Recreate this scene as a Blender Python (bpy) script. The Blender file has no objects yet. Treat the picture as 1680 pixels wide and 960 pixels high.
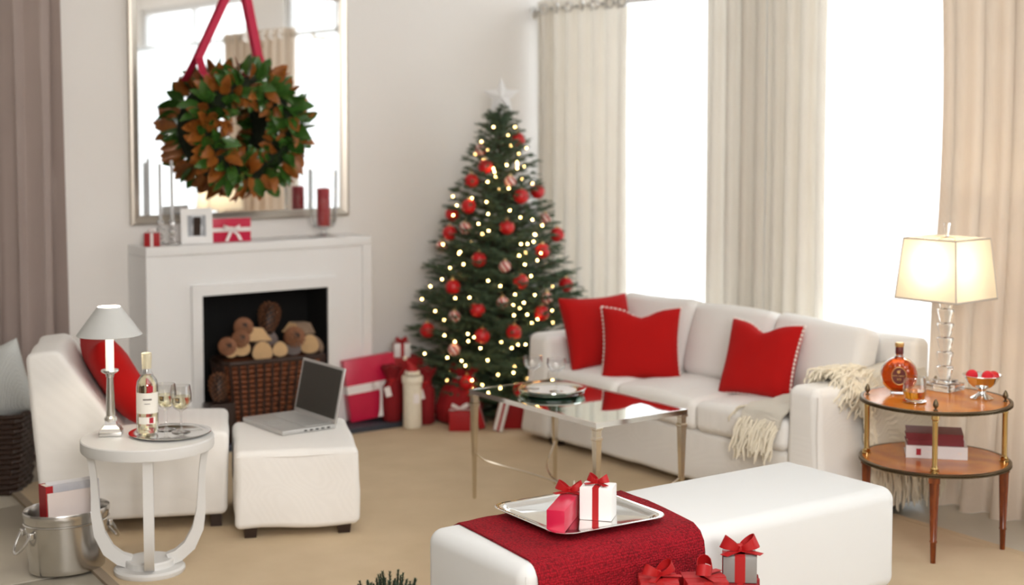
import bpy, math, random
from math import sin, cos, pi, radians as R
from mathutils import Vector as V, Matrix as Mx
random.seed(7)
sc = bpy.context.scene
col = sc.collection

# ------------------------------------------------------------------ camera, world, lights, exposure
cam_d = bpy.data.cameras.new('camera'); cam = bpy.data.objects.new('camera', cam_d); col.objects.link(cam)
cam.location = (0, 0, 1.85)
cam.rotation_euler = (R(90 - 3.549), 0, R(-35.478))
cam_d.sensor_width = 36.0
cam_d.lens = 36.0 * 2421.8 / 1680.0
cam_d.shift_y = (339.85 - 480.0) / 1680.0
cam_d.clip_start = 0.05
cam_d.dof.use_dof = True
cam_d.dof.focus_distance = 5.2
cam_d.dof.aperture_fstop = 1.5
cam_d.dof.aperture_blades = 6
sc.camera = cam
sc.view_settings.view_transform = 'Standard'; sc.view_settings.look = 'None'
sc.view_settings.exposure = 0.47; sc.view_settings.gamma = 1.0; sc.view_settings.use_curve_mapping = False
sc.cycles.max_bounces = 10; sc.cycles.transparent_max_bounces = 16; sc.cycles.transmission_bounces = 10
sc.cycles.diffuse_bounces = 5; sc.cycles.glossy_bounces = 5
sc.cycles.sample_clamp_indirect = 8.0; sc.cycles.blur_glossy = 0.5
world = bpy.data.worlds.new('overcast_sky'); sc.world = world; world.use_nodes = True
bg = world.node_tree.nodes['Background']; bg.inputs[0].default_value = (0.96, 0.98, 1.0, 1); bg.inputs[1].default_value = 2.9

def area(name, loc, target, sx, sy, power, color):
    d = bpy.data.lights.new(name, 'AREA'); d.shape = 'RECTANGLE'; d.size = sx; d.size_y = sy
    d.energy = power; d.color = color
    o = bpy.data.objects.new(name, d); col.objects.link(o); o.location = loc
    o.rotation_euler = (V(target) - V(loc)).to_track_quat('-Z', 'Y').to_euler()
    return o
area('ceiling_fill_light', (2.6, 3.4, 2.95), (2.8, 4.6, 0), 3.0, 3.6, 58, (1.0, 0.975, 0.94))  # added overhead fill light, no real fixture hangs here
area('studio_softbox', (0.2, -1.5, 2.7), (3.2, 5.6, 0.7), 1.8, 1.4, 175, (1.0, 0.955, 0.92))

# ------------------------------------------------------------------ helpers
class MB:
    def __init__(s): s.v = []; s.f = []
    def add(s, vs, fs, m=None):
        b = len(s.v)
        s.v += [tuple(m @ V(p)) if m is not None else tuple(p) for p in vs]
        s.f += [tuple(i + b for i in f) for f in fs]
        return s
def T(x, y, z): return Mx.Translation((x, y, z))
def RZ(a): return Mx.Rotation(a, 4, 'Z')
def RX(a): return Mx.Rotation(a, 4, 'X')
def RY(a): return Mx.Rotation(a, 4, 'Y')
def axes(o, x, y, z):
    m = Mx.Identity(4)
    for i, a in enumerate((x, y, z)):
        for k in range(3): m[k][i] = a[k]
    for k in range(3): m[k][3] = o[k]
    return m
def link(name, mb, mat, parent=None, loc=(0, 0, 0), rz=0.0, smooth=35):
    me = bpy.data.meshes.new(name); me.from_pydata(mb.v, [], mb.f); me.update()
    o = bpy.data.objects.new(name, me); col.objects.link(o)
    if mat: me.materials.append(mat)
    if smooth:
        me.polygons.foreach_set('use_smooth', [True] * len(me.polygons)); me.set_sharp_from_angle(angle=R(smooth))
    o.location = loc; o.rotation_euler = (0, 0, rz)
    if parent: o.parent = parent
    return o
def tag(o, label=None, cat=None, group=None, kind=None):
    if label: o['label'] = label
    if cat: o['category'] = cat
    if group: o['group'] = group
    if kind: o['kind'] = kind
    return o
def thing(name, label, cat, loc=(0, 0, 0), rz=0.0, group=None):
    o = bpy.data.objects.new(name, None); col.objects.link(o); o.empty_display_size = 0.05
    o.location = loc; o.rotation_euler = (0, 0, rz)
    return tag(o, label, cat, group)
def solo(name, mb, mat, label, cat, loc=(0, 0, 0), rz=0.0, group=None, smooth=35):
    return tag(link(name, mb, mat, None, loc, rz, smooth), label, cat, group)
def struct(name, mb, mat, parent=None, smooth=0):
    o = link(name, mb, mat, parent, smooth=smooth)
    if not parent: o['kind'] = 'structure'
    return o
def box(mb, x0, x1, y0, y1, z0, z1, m=None):
    vs = [(x, y, z) for z in (z0, z1) for y in (y0, y1) for x in (x0, x1)]
    return mb.add(vs, [(0, 2, 3, 1), (4, 5, 7, 6), (0, 1, 5, 4), (2, 6, 7, 3), (0, 4, 6, 2), (1, 3, 7, 5)], m)
def cbox(mb, c, s, m=None):
    return box(mb, c[0]-s[0]/2, c[0]+s[0]/2, c[1]-s[1]/2, c[1]+s[1]/2, c[2]-s[2]/2, c[2]+s[2]/2, m)
def rbox(mb, c, s, r, seg=3, mid=(1, 1, 1), fn=None, m=None):
    """rounded box; fn(v, h) may move each local vertex"""
    h = [a / 2 for a in s]; r = min(r, min(h) * .999)
    def line(i):
        a = [-h[i] + r - r * math.tan((1 - k / seg) * pi / 4) for k in range(seg)]
        n = mid[i]
        a += [-(h[i]-r) + 2*(h[i]-r) * k / n for k in range(n + 1)]
        a += [h[i] - r + r * math.tan((k + 1) / seg * pi / 4) for k in range(seg)]
        return a
    L = [line(i) for i in range(3)]; idx = {}; vs = []; fs = []
    def vert(p):
        key = tuple(round(a, 6) for a in p)
        if key in idx: return idx[key]
        q = V([max(-(h[i]-r), min(h[i]-r, p[i])) for i in range(3)]); d = V(p) - q
        w = q + d.normalized() * r if d.length > 1e-9 else V(p)
        if fn: w = V(fn(w, h))
        idx[key] = len(vs); vs.append((w[0]+c[0], w[1]+c[1], w[2]+c[2])); return idx[key]
    for ax in range(3):
        a, b = (ax + 1) % 3, (ax + 2) % 3
        for sg in (-1, 1):
            for i in range(len(L[a]) - 1):
                for j in range(len(L[b]) - 1):
                    q = []
                    for (ii, jj) in ((i, j), (i+1, j), (i+1, j+1), (i, j+1)):
                        p = [0, 0, 0]; p[ax] = sg * h[ax]; p[a] = L[a][ii]; p[b] = L[b][jj]; q.append(vert(p))
                    fs.append(tuple(q if sg > 0 else q[::-1]))
    return mb.add(vs, fs, m)
def lathe(mb, prof, n=24, m=None, cap=True, sx=1.0, sy=1.0):
    vs = []; fs = []; k = len(prof)
    for i in range(n):
        a = 2*pi*i/n
        for (r, z) in prof: vs.append((r*cos(a)*sx, r*sin(a)*sy, z))
    for i in range(n):
        j = (i + 1) % n
        for q in range(k - 1): fs.append((i*k+q, j*k+q, j*k+q+1, i*k+q+1))
    if cap:
        if prof[0][0] > 1e-6: fs.append(tuple(i*k for i in range(n))[::-1])
        if prof[-1][0] > 1e-6: fs.append(tuple(i*k+k-1 for i in range(n)))
    return mb.add(vs, fs, m)
def ball(mb, c, r, nu=14, nv=9, sz=1.0):
    prof = [(r*sin(pi*j/nv) if 0 < j < nv else 0.0, -r*sz*cos(pi*j/nv)) for j in range(nv + 1)]
    prof[0] = (1e-5, prof[0][1]); prof[-1] = (1e-5, prof[-1][1])
    return lathe(mb, prof, nu, T(*c))
def frames(pts, up=None):
    out = []; n = len(pts); prev = None
    for i in range(n):
        t = (V(pts[min(i+1, n-1)]) - V(pts[max(i-1, 0)]))
        t = t.normalized() if t.length > 1e-9 else V((0, 0, 1))
        if prev is None:
            ref = V(up) if up else (V((0, 0, 1)) if abs(t.z) < .9 else V((1, 0, 0)))
        else: ref = prev
        s = t.cross(ref); s = s.normalized() if s.length > 1e-6 else t.orthogonal().normalized()
        u = s.cross(t).normalized(); prev = u; out.append((t, s, u))
    return out
def tube(mb, pts, r, n=8, closed=False):
    rr = r if isinstance(r, (list, tuple)) else [r]*len(pts)
    fr = frames(pts); vs = []; fs = []; k = len(pts)
    for i, p in enumerate(pts):
        t, s, u = fr[i]
        for j in range(n):
            a = 2*pi*j/n; vs.append(V(p) + s*(cos(a)*rr[i]) + u*(sin(a)*rr[i]))
    for i in range(k if closed else k - 1):
        i2 = (i + 1) % k
        for j in range(n):
            j2 = (j+1) % n; fs.append((i*n+j, i*n+j2, i2*n+j2, i2*n+j))
    if not closed: fs += [tuple(range(n))[::-1], tuple((k-1)*n + j for j in range(n))]
    return mb.add(vs, fs)
def strip(mb, pts, side, w, t=.0012):
    """flat band of width w along side (a vector or a list of vectors) and thickness t"""
    k = len(pts); vs = []; fs = []
    for i, p in enumerate(pts):
        s = V(side[i] if isinstance(side, list) else side).normalized()
        d = (V(pts[min(i+1, k-1)]) - V(pts[max(i-1, 0)])); nrm = d.cross(s)
        nrm = nrm.normalized() if nrm.length > 1e-9 else V((0, 0, 1))
        ww = w[i] if isinstance(w, list) else w
        for a, b in ((-1, -1), (1, -1), (1, 1), (-1, 1)): vs.append(V(p) + s*(a*ww/2) + nrm*(b*t/2))
    for i in range(k - 1):
        for j in range(4): fs.append((i*4+j, i*4+(j+1) % 4, i*4+4+(j+1) % 4, i*4+4+j))
    fs += [(3, 2, 1, 0), tuple((k-1)*4 + j for j in range(4))]
    return mb.add(vs, fs)
def prism(mb, poly, h, m=None):
    n = len(poly); vs = [(x, y, 0) for x, y in poly] + [(x, y, h) for x, y in poly]
    fs = [tuple(range(n))[::-1], tuple(range(n, 2*n))] + [(i, (i+1) % n, n+(i+1) % n, n+i) for i in range(n)]
    return mb.add(vs, fs, m)
def dup(o, parent=None, loc=None, rz=None, label=None):
    c = o.copy(); col.objects.link(c)
    if parent is not None: c.parent = parent
    if loc is not None: c.location = loc
    if rz is not None: c.rotation_euler = (0, 0, rz)
    if label: c['label'] = label
    for ch in list(o.children): dup(ch, c)
    return c

# ------------------------------------------------------------------ materials
def nodes(name):
    m = bpy.data.materials.new(name); m.use_nodes = True; nt = m.node_tree
    return m, nt, nt.nodes['Principled BSDF']
def noise_bump(nt, p, coord, scale, strength, dist=.002, detail=3):
    n = nt.nodes.new('ShaderNodeTexNoise'); n.inputs['Scale'].default_value = scale; n.inputs['Detail'].default_value = detail
    nt.links.new(coord, n.inputs['Vector'])
    b = nt.nodes.new('ShaderNodeBump'); b.inputs['Strength'].default_value = strength; b.inputs['Distance'].default_value = dist
    nt.links.new(n.outputs[0], b.inputs['Height']); nt.links.new(b.outputs[0], p.inputs['Normal']); return b
def mat(name, c, rough=.5, metal=0.0, bump=0.0, bscale=150, var=.05, vscale=6, sheen=0.0, trans=0.0, ior=1.45, coat=0.0, emit=0.0, ecol=None, bdist=.002, translucent=0.0, c2=None):
    m, nt, p = nodes(name); L = nt.links.new
    co = nt.nodes.new('ShaderNodeTexCoord').outputs['Object']
    nz = nt.nodes.new('ShaderNodeTexNoise'); nz.inputs['Scale'].default_value = vscale; nz.inputs['Detail'].default_value = 4; L(co, nz.inputs['Vector'])
    mx = nt.nodes.new('ShaderNodeMix'); mx.data_type = 'RGBA'
    d = c2 if c2 else [max(0, a*(1-var*2)) for a in c]
    mx.inputs[6].default_value = (*c, 1); mx.inputs[7].default_value = (*d, 1)
    L(nz.outputs[0], mx.inputs[0]); L(mx.outputs[2], p.inputs['Base Color'])
    p.inputs['Roughness'].default_value = rough; p.inputs['Metallic'].default_value = metal
    p.inputs['IOR'].default_value = ior; p.inputs['Transmission Weight'].default_value = trans
    p.inputs['Sheen Weight'].default_value = sheen; p.inputs['Coat Weight'].default_value = coat
    if emit: p.inputs['Emission Color'].default_value = (*(ecol or c), 1); p.inputs['Emission Strength'].default_value = emit
    if bump: noise_bump(nt, p, co, bscale, bump, bdist)
    if translucent:
        tr = nt.nodes.new('ShaderNodeBsdfTranslucent'); L(mx.outputs[2], tr.inputs[0])
        ms = nt.nodes.new('ShaderNodeMixShader'); ms.inputs[0].default_value = translucent
        L(p.outputs[0], ms.inputs[1]); L(tr.outputs[0], ms.inputs[2]); L(ms.outputs[0], nt.nodes['Material Output'].inputs[0])
    return m
def thin_glass(name, tint=(1, 1, 1), refl=1.45, boost=1.0):
    m, nt, p = nodes(name); L = nt.links.new
    tr = nt.nodes.new('ShaderNodeBsdfTransparent'); tr.inputs[0].default_value = (*tint, 1)
    gl = nt.nodes.new('ShaderNodeBsdfGlossy'); gl.inputs['Roughness'].default_value = .01
    nz = nt.nodes.new('ShaderNodeTexNoise'); nz.inputs['Scale'].default_value = 3
    rg = nt.nodes.new('ShaderNodeMapRange'); rg.inputs[3].default_value = .004; rg.inputs[4].default_value = .02
    L(nz.outputs[0], rg.inputs[0]); L(rg.outputs[0], gl.inputs['Roughness'])
    fr = nt.nodes.new('ShaderNodeLayerWeight'); fr.inputs[0].default_value = .5
    pw = nt.nodes.new('ShaderNodeMath'); pw.operation = 'POWER'; pw.inputs[1].default_value = 2.6; L(fr.outputs['Facing'], pw.inputs[0])
    mu = nt.nodes.new('ShaderNodeMath'); mu.operation = 'MULTIPLY_ADD'; mu.inputs[1].default_value = .75*boost; mu.inputs[2].default_value = .045*boost; mu.use_clamp = True
    ms = nt.nodes.new('ShaderNodeMixShader'); L(pw.outputs[0], mu.inputs[0]); L(mu.outputs[0], ms.inputs[0])
    L(tr.outputs[0], ms.inputs[1]); L(gl.outputs[0], ms.inputs[2]); L(ms.outputs[0], nt.nodes['Material Output'].inputs[0])
    return m
def weave(name, c, c2, scale, strength=.4, rough=.85, translucent=0.0, sheen=0.0, dist=.002, big=0.0):
    """two crossed wave textures: cloth, sisal and knit relief"""
    m, nt, p = nodes(name); L = nt.links.new
    co = nt.nodes.new('ShaderNodeTexCoord').outputs['Object']; wv = []
    for d in ('X', 'Y', 'Z'):
        w = nt.nodes.new('ShaderNodeTexWave'); w.bands_direction = d; w.inputs['Scale'].default_value = scale
        w.inputs['Distortion'].default_value = 1.2; w.inputs['Detail'].default_value = 1; L(co, w.inputs[0]); wv.append(w.outputs[1])
    a = nt.nodes.new('ShaderNodeMath'); a.operation = 'MULTIPLY'; L(wv[0], a.inputs[0]); L(wv[1], a.inputs[1])
    b = nt.nodes.new('ShaderNodeMath'); b.operation = 'ADD'; L(a.outputs[0], b.inputs[0])
    e = nt.nodes.new('ShaderNodeMath'); e.operation = 'MULTIPLY'; L(wv[2], e.inputs[0]); e.inputs[1].default_value = .5; L(e.outputs[0], b.inputs[1])
    nz = nt.nodes.new('ShaderNodeTexNoise'); nz.inputs['Scale'].default_value = 5 if not big else big; nz.inputs['Detail'].default_value = 5; L(co, nz.inputs[0])
    f = nt.nodes.new('ShaderNodeMath'); f.operation = 'MULTIPLY_ADD'; L(b.outputs[0], f.inputs[0]); f.inputs[1].default_value = .45
    g = nt.nodes.new('ShaderNodeMath'); g.operation = 'MULTIPLY'; L(nz.outputs[0], g.inputs[0]); g.inputs[1].default_value = .6; L(g.outputs[0], f.inputs[2])
    mx = nt.nodes.new('ShaderNodeMix'); mx.data_type = 'RGBA'; mx.inputs[6].default_value = (*c2, 1); mx.inputs[7].default_value = (*c, 1)
    L(f.outputs[0], mx.inputs[0]); L(mx.outputs[2], p.inputs['Base Color'])
    p.inputs['Roughness'].default_value = rough; p.inputs['Sheen Weight'].default_value = sheen; p.inputs['Specular IOR Level'].default_value = .15
    bp = nt.nodes.new('ShaderNodeBump'); bp.inputs['Strength'].default_value = strength; bp.inputs['Distance'].default_value = dist
    L(b.outputs[0], bp.inputs['Height']); L(bp.outputs[0], p.inputs['Normal'])
    if translucent:
        tr = nt.nodes.new('ShaderNodeBsdfTranslucent'); L(mx.outputs[2], tr.inputs[0])
        ms = nt.nodes.new('ShaderNodeMixShader'); ms.inputs[0].default_value = translucent
        L(p.outputs[0], ms.inputs[1]); L(tr.outputs[0], ms.inputs[2]); L(ms.outputs[0], nt.nodes['Material Output'].inputs[0])
    return m
def wood(name, c, c2, scale=7, rough=.25, coat=.5, axis='X', dist=6):
    m, nt, p = nodes(name); L = nt.links.new
    co = nt.nodes.new('ShaderNodeTexCoord').outputs['Object']
    w = nt.nodes.new('ShaderNodeTexWave'); w.bands_direction = axis; w.inputs['Scale'].default_value = scale
    w.inputs['Distortion'].default_value = dist; w.inputs['Detail'].default_value = 4; w.inputs['Detail Scale'].default_value = 1.5; L(co, w.inputs[0])
    mx = nt.nodes.new('ShaderNodeMix'); mx.data_type = 'RGBA'; mx.inputs[6].default_value = (*c, 1); mx.inputs[7].default_value = (*c2, 1)
    L(w.outputs[1], mx.inputs[0]); L(mx.outputs[2], p.inputs['Base Color'])
    p.inputs['Roughness'].default_value = rough; p.inputs['Specular IOR Level'].default_value = .28; p.inputs['Coat Weight'].default_value = coat*.4; p.inputs['Coat Roughness'].default_value = .08
    return m
def sheer_mat(name):
    m, nt, p = nodes(name); L = nt.links.new
    tr = nt.nodes.new('ShaderNodeBsdfTransparent'); tl = nt.nodes.new('ShaderNodeBsdfTranslucent'); df = nt.nodes.new('ShaderNodeBsdfDiffuse')
    co = nt.nodes.new('ShaderNodeTexCoord').outputs['Object']
    nz = nt.nodes.new('ShaderNodeTexNoise'); nz.inputs['Scale'].default_value = 4; L(co, nz.inputs[0])
    mx = nt.nodes.new('ShaderNodeMix'); mx.data_type = 'RGBA'; mx.inputs[6].default_value = (.95, .96, .97, 1); mx.inputs[7].default_value = (.85, .87, .88, 1)
    L(nz.outputs[0], mx.inputs[0]); L(mx.outputs[2], tl.inputs[0]); L(mx.outputs[2], df.inputs[0])
    a = nt.nodes.new('ShaderNodeMixShader'); a.inputs[0].default_value = .65; L(df.outputs[0], a.inputs[1]); L(tl.outputs[0], a.inputs[2])
    b = nt.nodes.new('ShaderNodeMixShader'); b.inputs[0].default_value = .3; L(a.outputs[0], b.inputs[1]); L(tr.outputs[0], b.inputs[2])
    L(b.outputs[0], nt.nodes['Material Output'].inputs[0]); return m

m_wall = mat('wall_paint', (.845, .82, .79), .9, bump=.08, bscale=90, var=.01)
m_wall2 = mat('taupe_fill_cut_paint', (.33, .305, .28), .9, bump=.08, bscale=90, var=.02)  # for the unseen walls, darkened to cut bounced fill light
m_ceil = mat('ceiling_paint', (.85, .85, .84), .9, var=.01)
m_conc = mat('concrete', (.52, .475, .39), .32, bump=.06, bscale=40, var=.10, vscale=3)
m_rug = weave('sisal', (.68, .545, .375), (.47, .355, .225), 40, .5, .95, dist=.003)
m_rugedge = weave('rug_binding', (.36, .29, .215), (.28, .22, .16), 60, .4)
m_slip = weave('white_slipcover', (.86, .845, .82), (.78, .765, .74), 230, .12, .9, sheen=.1, dist=.001)
m_bench = mat('white_leatherette', (.715, .73, .735), .8, var=.01, bump=.06, bscale=220)
m_seam = mat('slipcover_seam', (.72, .70, .67), .9)
m_red = weave('red_pillow_cloth', (.47, .007, .006), (.37, .005, .005), 260, .15, .85, sheen=.05, dist=.001)
m_stitch = mat('cream_stitch', (.86, .76, .70), .8)
m_runner = weave('crimson_knit', (.33, .006, .014), (.13, .002, .006), 46, 1.0, .9, sheen=.05, dist=.006)
def knit(name, c, c2, scale):
    m, nt, p = nodes(name); L = nt.links.new
    co = nt.nodes.new('ShaderNodeTexCoord').outputs['Object']
    vo = nt.nodes.new('ShaderNodeTexVoronoi'); vo.inputs['Scale'].default_value = scale; vo.inputs['Randomness'].default_value = .55; L(co, vo.inputs['Vector'])
    nz = nt.nodes.new('ShaderNodeTexNoise'); nz.inputs['Scale'].default_value = 9; L(co, nz.inputs[0])
    ma = nt.nodes.new('ShaderNodeMath'); ma.operation = 'MULTIPLY_ADD'; ma.inputs[1].default_value = 1.1; L(vo.outputs['Distance'], ma.inputs[0])
    mb = nt.nodes.new('ShaderNodeMath'); mb.operation = 'MULTIPLY'; mb.inputs[1].default_value = .3; L(nz.outputs[0], mb.inputs[0]); L(mb.outputs[0], ma.inputs[2])
    mx = nt.nodes.new('ShaderNodeMix'); mx.data_type = 'RGBA'; mx.inputs[6].default_value = (*c, 1); mx.inputs[7].default_value = (*c2, 1)
    L(ma.outputs[0], mx.inputs[0]); L(mx.outputs[2], p.inputs['Base Color']); p.inputs['Roughness'].default_value = .85; p.inputs['Specular IOR Level'].default_value = .2
    bp = nt.nodes.new('ShaderNodeBump'); bp.invert = True; bp.inputs['Strength'].default_value = .8; bp.inputs['Distance'].default_value = .006
    L(vo.outputs['Distance'], bp.inputs['Height']); L(bp.outputs[0], p.inputs['Normal']); return m
m_runner = knit('crimson_knit', (.50, .008, .022), (.13, .002, .006), 125)
m_dark = mat('espresso_wood', (.035, .018, .012), .45, var=.2)
m_paintw = mat('white_lacquer', (.84, .84, .835), .35, var=.01)
m_tablew = mat('pale_grey_lacquer', (.70, .70, .69), .38, var=.02)
m_black = mat('soot_black', (.004, .004, .004), .9, var=.3)
m_slate = mat('dark_slate', (.055, .06, .075), .55, bump=.2, bscale=60)
m_silver = mat('polished_silver', (.86, .85, .83), .09, 1.0, var=.02)
m_steel = mat('brushed_steel', (.72, .71, .69), .25, 1.0, var=.06, vscale=20)
m_zinc = mat('galvanised_pail', (.70, .68, .65), .22, 1.0, var=.10, vscale=9, bump=.05, bscale=30)
m_nickel = mat('antique_silver_legs', (.78, .71, .60), .16, 1.0, var=.08)
m_tmirror = mat('mirrored_glass_top', (.78, .83, .80), .015, 1.0, var=.01)
m_mirror = mat('mirror_silvering', (.93, .94, .94), .004, 1.0, var=.005)
m_champ = mat('champagne_frame', (.58, .53, .46), .32, .7, var=.05)
m_brass = mat('brass', (.66, .46, .19), .2, 1.0, var=.08)
m_bronze = mat('bronze_finial', (.20, .15, .09), .35, .9, var=.2)
m_burl = wood('satinwood_top', (.60, .20, .018), (.45, .13, .012), 1.6, .2, .25, 'X', 12)
m_mahog = wood('mahogany', (.21, .05, .012), (.12, .027, .007), 16, .25, .5, 'X', 3)
m_curt = weave('linen_curtain', (.82, .775, .70), (.72, .665, .585), 150, .25, .9, translucent=.28, dist=.001)
m_curt3 = weave('linen_curtain_lamp_tint', (.73, .625, .52), (.62, .515, .41), 150, .25, .9, translucent=.22, dist=.001)  # same linen, coloured warmer to stand in for the lamplight on it
m_curtl = weave('mauve_taupe_curtain', (.43, .355, .325), (.36, .295, .27), 150, .2, .9, dist=.001)
m_sheer = sheer_mat('white_sheer')
m_glassw = thin_glass('window_glass', (.98, .99, .99))
m_thin = thin_glass('thin_glass', (.985, .985, .985), 1.5, 1.7)
m_plateg = thin_glass('green_edge_glass', (.72, .88, .80), 1.5, 1.2)
m_crystal = mat('crystal', (1, 1, 1), .0, trans=1.0, ior=1.5, var=0)
m_frame = mat('window_frame_paint', (.78, .78, .78), .5)
m_rib_w = mat('white_satin_ribbon', (.86, .80, .78), .45, var=.03)
m_rib_r = mat('red_satin_ribbon', (.43, .005, .007), .55, var=.08)
m_rib_p = mat('crimson_hanging_ribbon', (.62, .015, .07), .5, var=.05)
m_paper_r = mat('red_wrapping_paper', (.40, .006, .010), .55, var=.06)
m_paper_r2 = mat('crimson_wrapping_paper', (.60, .012, .06), .3, var=.06)
m_paper_d = mat('dark_red_felt', (.25, .006, .01), .85, var=.1)
m_sack = mat('red_sack_cloth', (.34, .008, .012), .85, var=.1)
m_paper_w = mat('white_wrapping_paper', (.86, .85, .84), .4, var=.02, bump=.15, bscale=25)
m_paper_g = mat('silver_grey_box', (.27, .265, .26), .45, var=.04)
m_gold = mat('gold_foil', (.75, .50, .20), .3, .8, var=.1)
m_cream = mat('cream_wool', (.90, .83, .68), .95, var=.12, vscale=60, bump=.5, bscale=220, bdist=.004)
m_throw = weave('cream_throw_knit', (.93, .88, .78), (.89, .83, .72), 80, .9, .95, dist=.004)
m_wicker = mat('dark_wicker', (.045, .02, .012), .5, var=.25, vscale=40)
m_wickerr = mat('russet_wicker', (.26, .075, .024), .5, var=.25, vscale=30)
m_logend = mat('cut_log_face', (.72, .47, .24), .8, var=.15, vscale=25, bump=.2)
m_bark = mat('log_bark', (.36, .25, .17), .9, var=.25, vscale=20, bump=.5, bscale=60)
m_greybark = mat('grey_bark', (.25, .20, .185), .9, var=.2, vscale=20, bump=.5, bscale=60)
m_cone = mat('pine_cone_scale', (.36, .15, .07), .65, var=.3, vscale=40)
m_needle = mat('fir_needles', (.105, .150, .070), .6, var=.3, vscale=22, c2=(.022, .060, .042))
m_needle2 = mat('spruce_needles_foreground', (.035, .085, .04), .6, var=.3, vscale=20, c2=(.012, .035, .02))
m_trunk = mat('tree_bark', (.08, .05, .03), .9, var=.3)
m_moss = mat('dark_moss', (.02, .03, .012), .95, var=.4, vscale=40, bump=.8, bscale=90)
m_leafg = mat('magnolia_leaf_green', (.075, .20, .030), .22, var=.3, vscale=18, coat=.4, c2=(.020, .062, .012))
m_leafb = mat('magnolia_leaf_russet', (.50, .17, .020), .4, var=.3, vscale=18, c2=(.13, .032, .010))
m_bulb = mat('warm_fairy_bulb', (1, .85, .55), .4, emit=26, ecol=(1.0, .60, .20))
m_cable = mat('green_cable', (.01, .03, .015), .6)
m_bauble = mat('red_glitter_bauble', (.62, .006, .010), .35, var=.12, vscale=30, bump=.3, bscale=120, coat=.3)
m_cap = mat('gold_bauble_cap', (.75, .6, .3), .3, 1.0)
m_star = mat('frosted_white_star', (.95, .95, .95), .6, translucent=.15, bump=.4, bscale=80)
m_lapt = mat('laptop_aluminium', (.56, .56, .55), .38, .55, var=.01)
m_screen = mat('laptop_dark_screen', (.045, .043, .036), .28, var=.02)
m_key = mat('laptop_keys', (.50, .50, .49), .5)
m_port = mat('laptop_ports', (.02, .02, .02), .5)
m_wine = mat('white_wine', (.98, .93, .66), .0, trans=1.0, ior=1.33, var=0)
m_bottle = mat('pale_bottle_glass', (.93, .93, .72), .0, trans=1.0, ior=1.45, var=0)
m_label = mat('wine_label', (.84, .81, .74), .6, var=.03)
m_ink = mat('label_ink', (.20, .17, .15), .6)
m_foil = mat('cream_foil_capsule', (.74, .68, .50), .35, .3)
m_amber = mat('cognac_amber', (.60, .085, .008), .03, trans=.85, ior=1.36, var=.05)
m_whisky = mat('amber_liquor', (.92, .48, .04), .0, trans=1.0, ior=1.34, var=0)
m_cogdark = mat('cognac_medallion', (.13, .02, .018), .4, var=.2)
m_shade = mat('lampshade_linen', (.84, .77, .63), .9, translucent=.4, bump=.15, bscale=260)
m_shadeb = mat('lampshade_binding', (.55, .50, .44), .8)
m_shadem = mat('white_metal_shade', (.58, .59, .58), .5)
m_candle = mat('ivory_candle_sleeve', (.92, .90, .86), .5, translucent=.4, emit=.35, ecol=(1, .95, .88))  # faint emission imitates the lamplight that bleaches the sleeve
m_taper = mat('glassy_taper', (.85, .86, .87), .25, trans=.5)
m_redwax = mat('red_wax', (.42, .012, .03), .45, var=.05)
m_book_r = mat('burgundy_book_cloth', (.20, .012, .018), .5, var=.08)
m_book_w = mat('white_book_jacket', (.80, .79, .80), .5, var=.02)
m_pages = mat('book_pages', (.80, .76, .68), .8, var=.05, vscale=60)
m_photo = mat('grey_photo_print', (.74, .76, .79), .4, var=.1)
m_photo_d = mat('grey_photo_dark_print', (.36, .38, .41), .4, var=.1)  # darker grey tones of the printed picture
m_mag1 = mat('pale_magazine_cover', (.80, .71, .68), .4, var=.06)
m_mag2 = mat('blue_grey_magazine_cover', (.35, .37, .45), .4, var=.4, vscale=12, c2=(.75, .74, .74))
m_pillw = weave('white_ribbed_pillow', (.74, .76, .74), (.60, .62, .61), 45, .8, .9, dist=.005)
m_velvet = mat('velvet_red_ball', (.62, .006, .022), .75, sheen=.1, var=.08, bump=.3, bscale=300)

# ------------------------------------------------------------------ room
YB, XW = 7.99, 6.02
fl = thing('floor', None, None); fl['kind'] = 'structure'
tile = MB(); rbox(tile, (0, 0, -.032), (1.192, 1.192, .04), .003, 1)
t0 = link('tile', tile, m_conc, fl); first = True
for i in range(8):
    for j in range(9):
        x, y = -2.57 + 1.2*i, -2.0 + 1.2*j + .05
        if first: t0.location = (x, y, 0); first = False
        else:
            c = t0.copy(); col.objects.link(c); c.parent = fl; c.location = (x, y, 0)
g = MB(); box(g, -3.2, 6.4, -2.7, 8.5, -.08, -.016); link('grout_bed', g, m_slate, fl, smooth=0)
w = MB(); box(w, -2.9, XW + .14, YB, YB + .12, -.012, 3.1); struct('wall_back', w, m_wall)
w = MB(); box(w, -3.02, -2.9, -2.4, YB + .12, -.012, 3.1); struct('wall_left', w, m_wall2)
w = MB(); box(w, -2.9, XW + .14, -2.52, -2.4, -.012, 3.1); struct('wall_front', w, m_wall2)
w = MB(); box(w, -3.02, XW + .14, -2.52, YB + .12, 3.1, 3.2); struct('ceiling', w, m_ceil)
OPEN = [(6.05, 7.85), (4.0, 5.75), (.6, 3.2)]
w = MB(); box(w, XW, XW+.14, -2.4, YB, 2.98, 3.1); box(w, XW, XW+.14, -2.4, YB, -.012, .10)  # openings extended up near the ceiling to brighten the mirror's top
ys = [-2.4] + [a for o in OPEN[::-1] for a in o] + [YB]
for k in range(0, len(ys), 2): box(w, XW, XW+.14, ys[k], ys[k+1], .10, 2.98)
struct('wall_right', w, m_wall)
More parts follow.
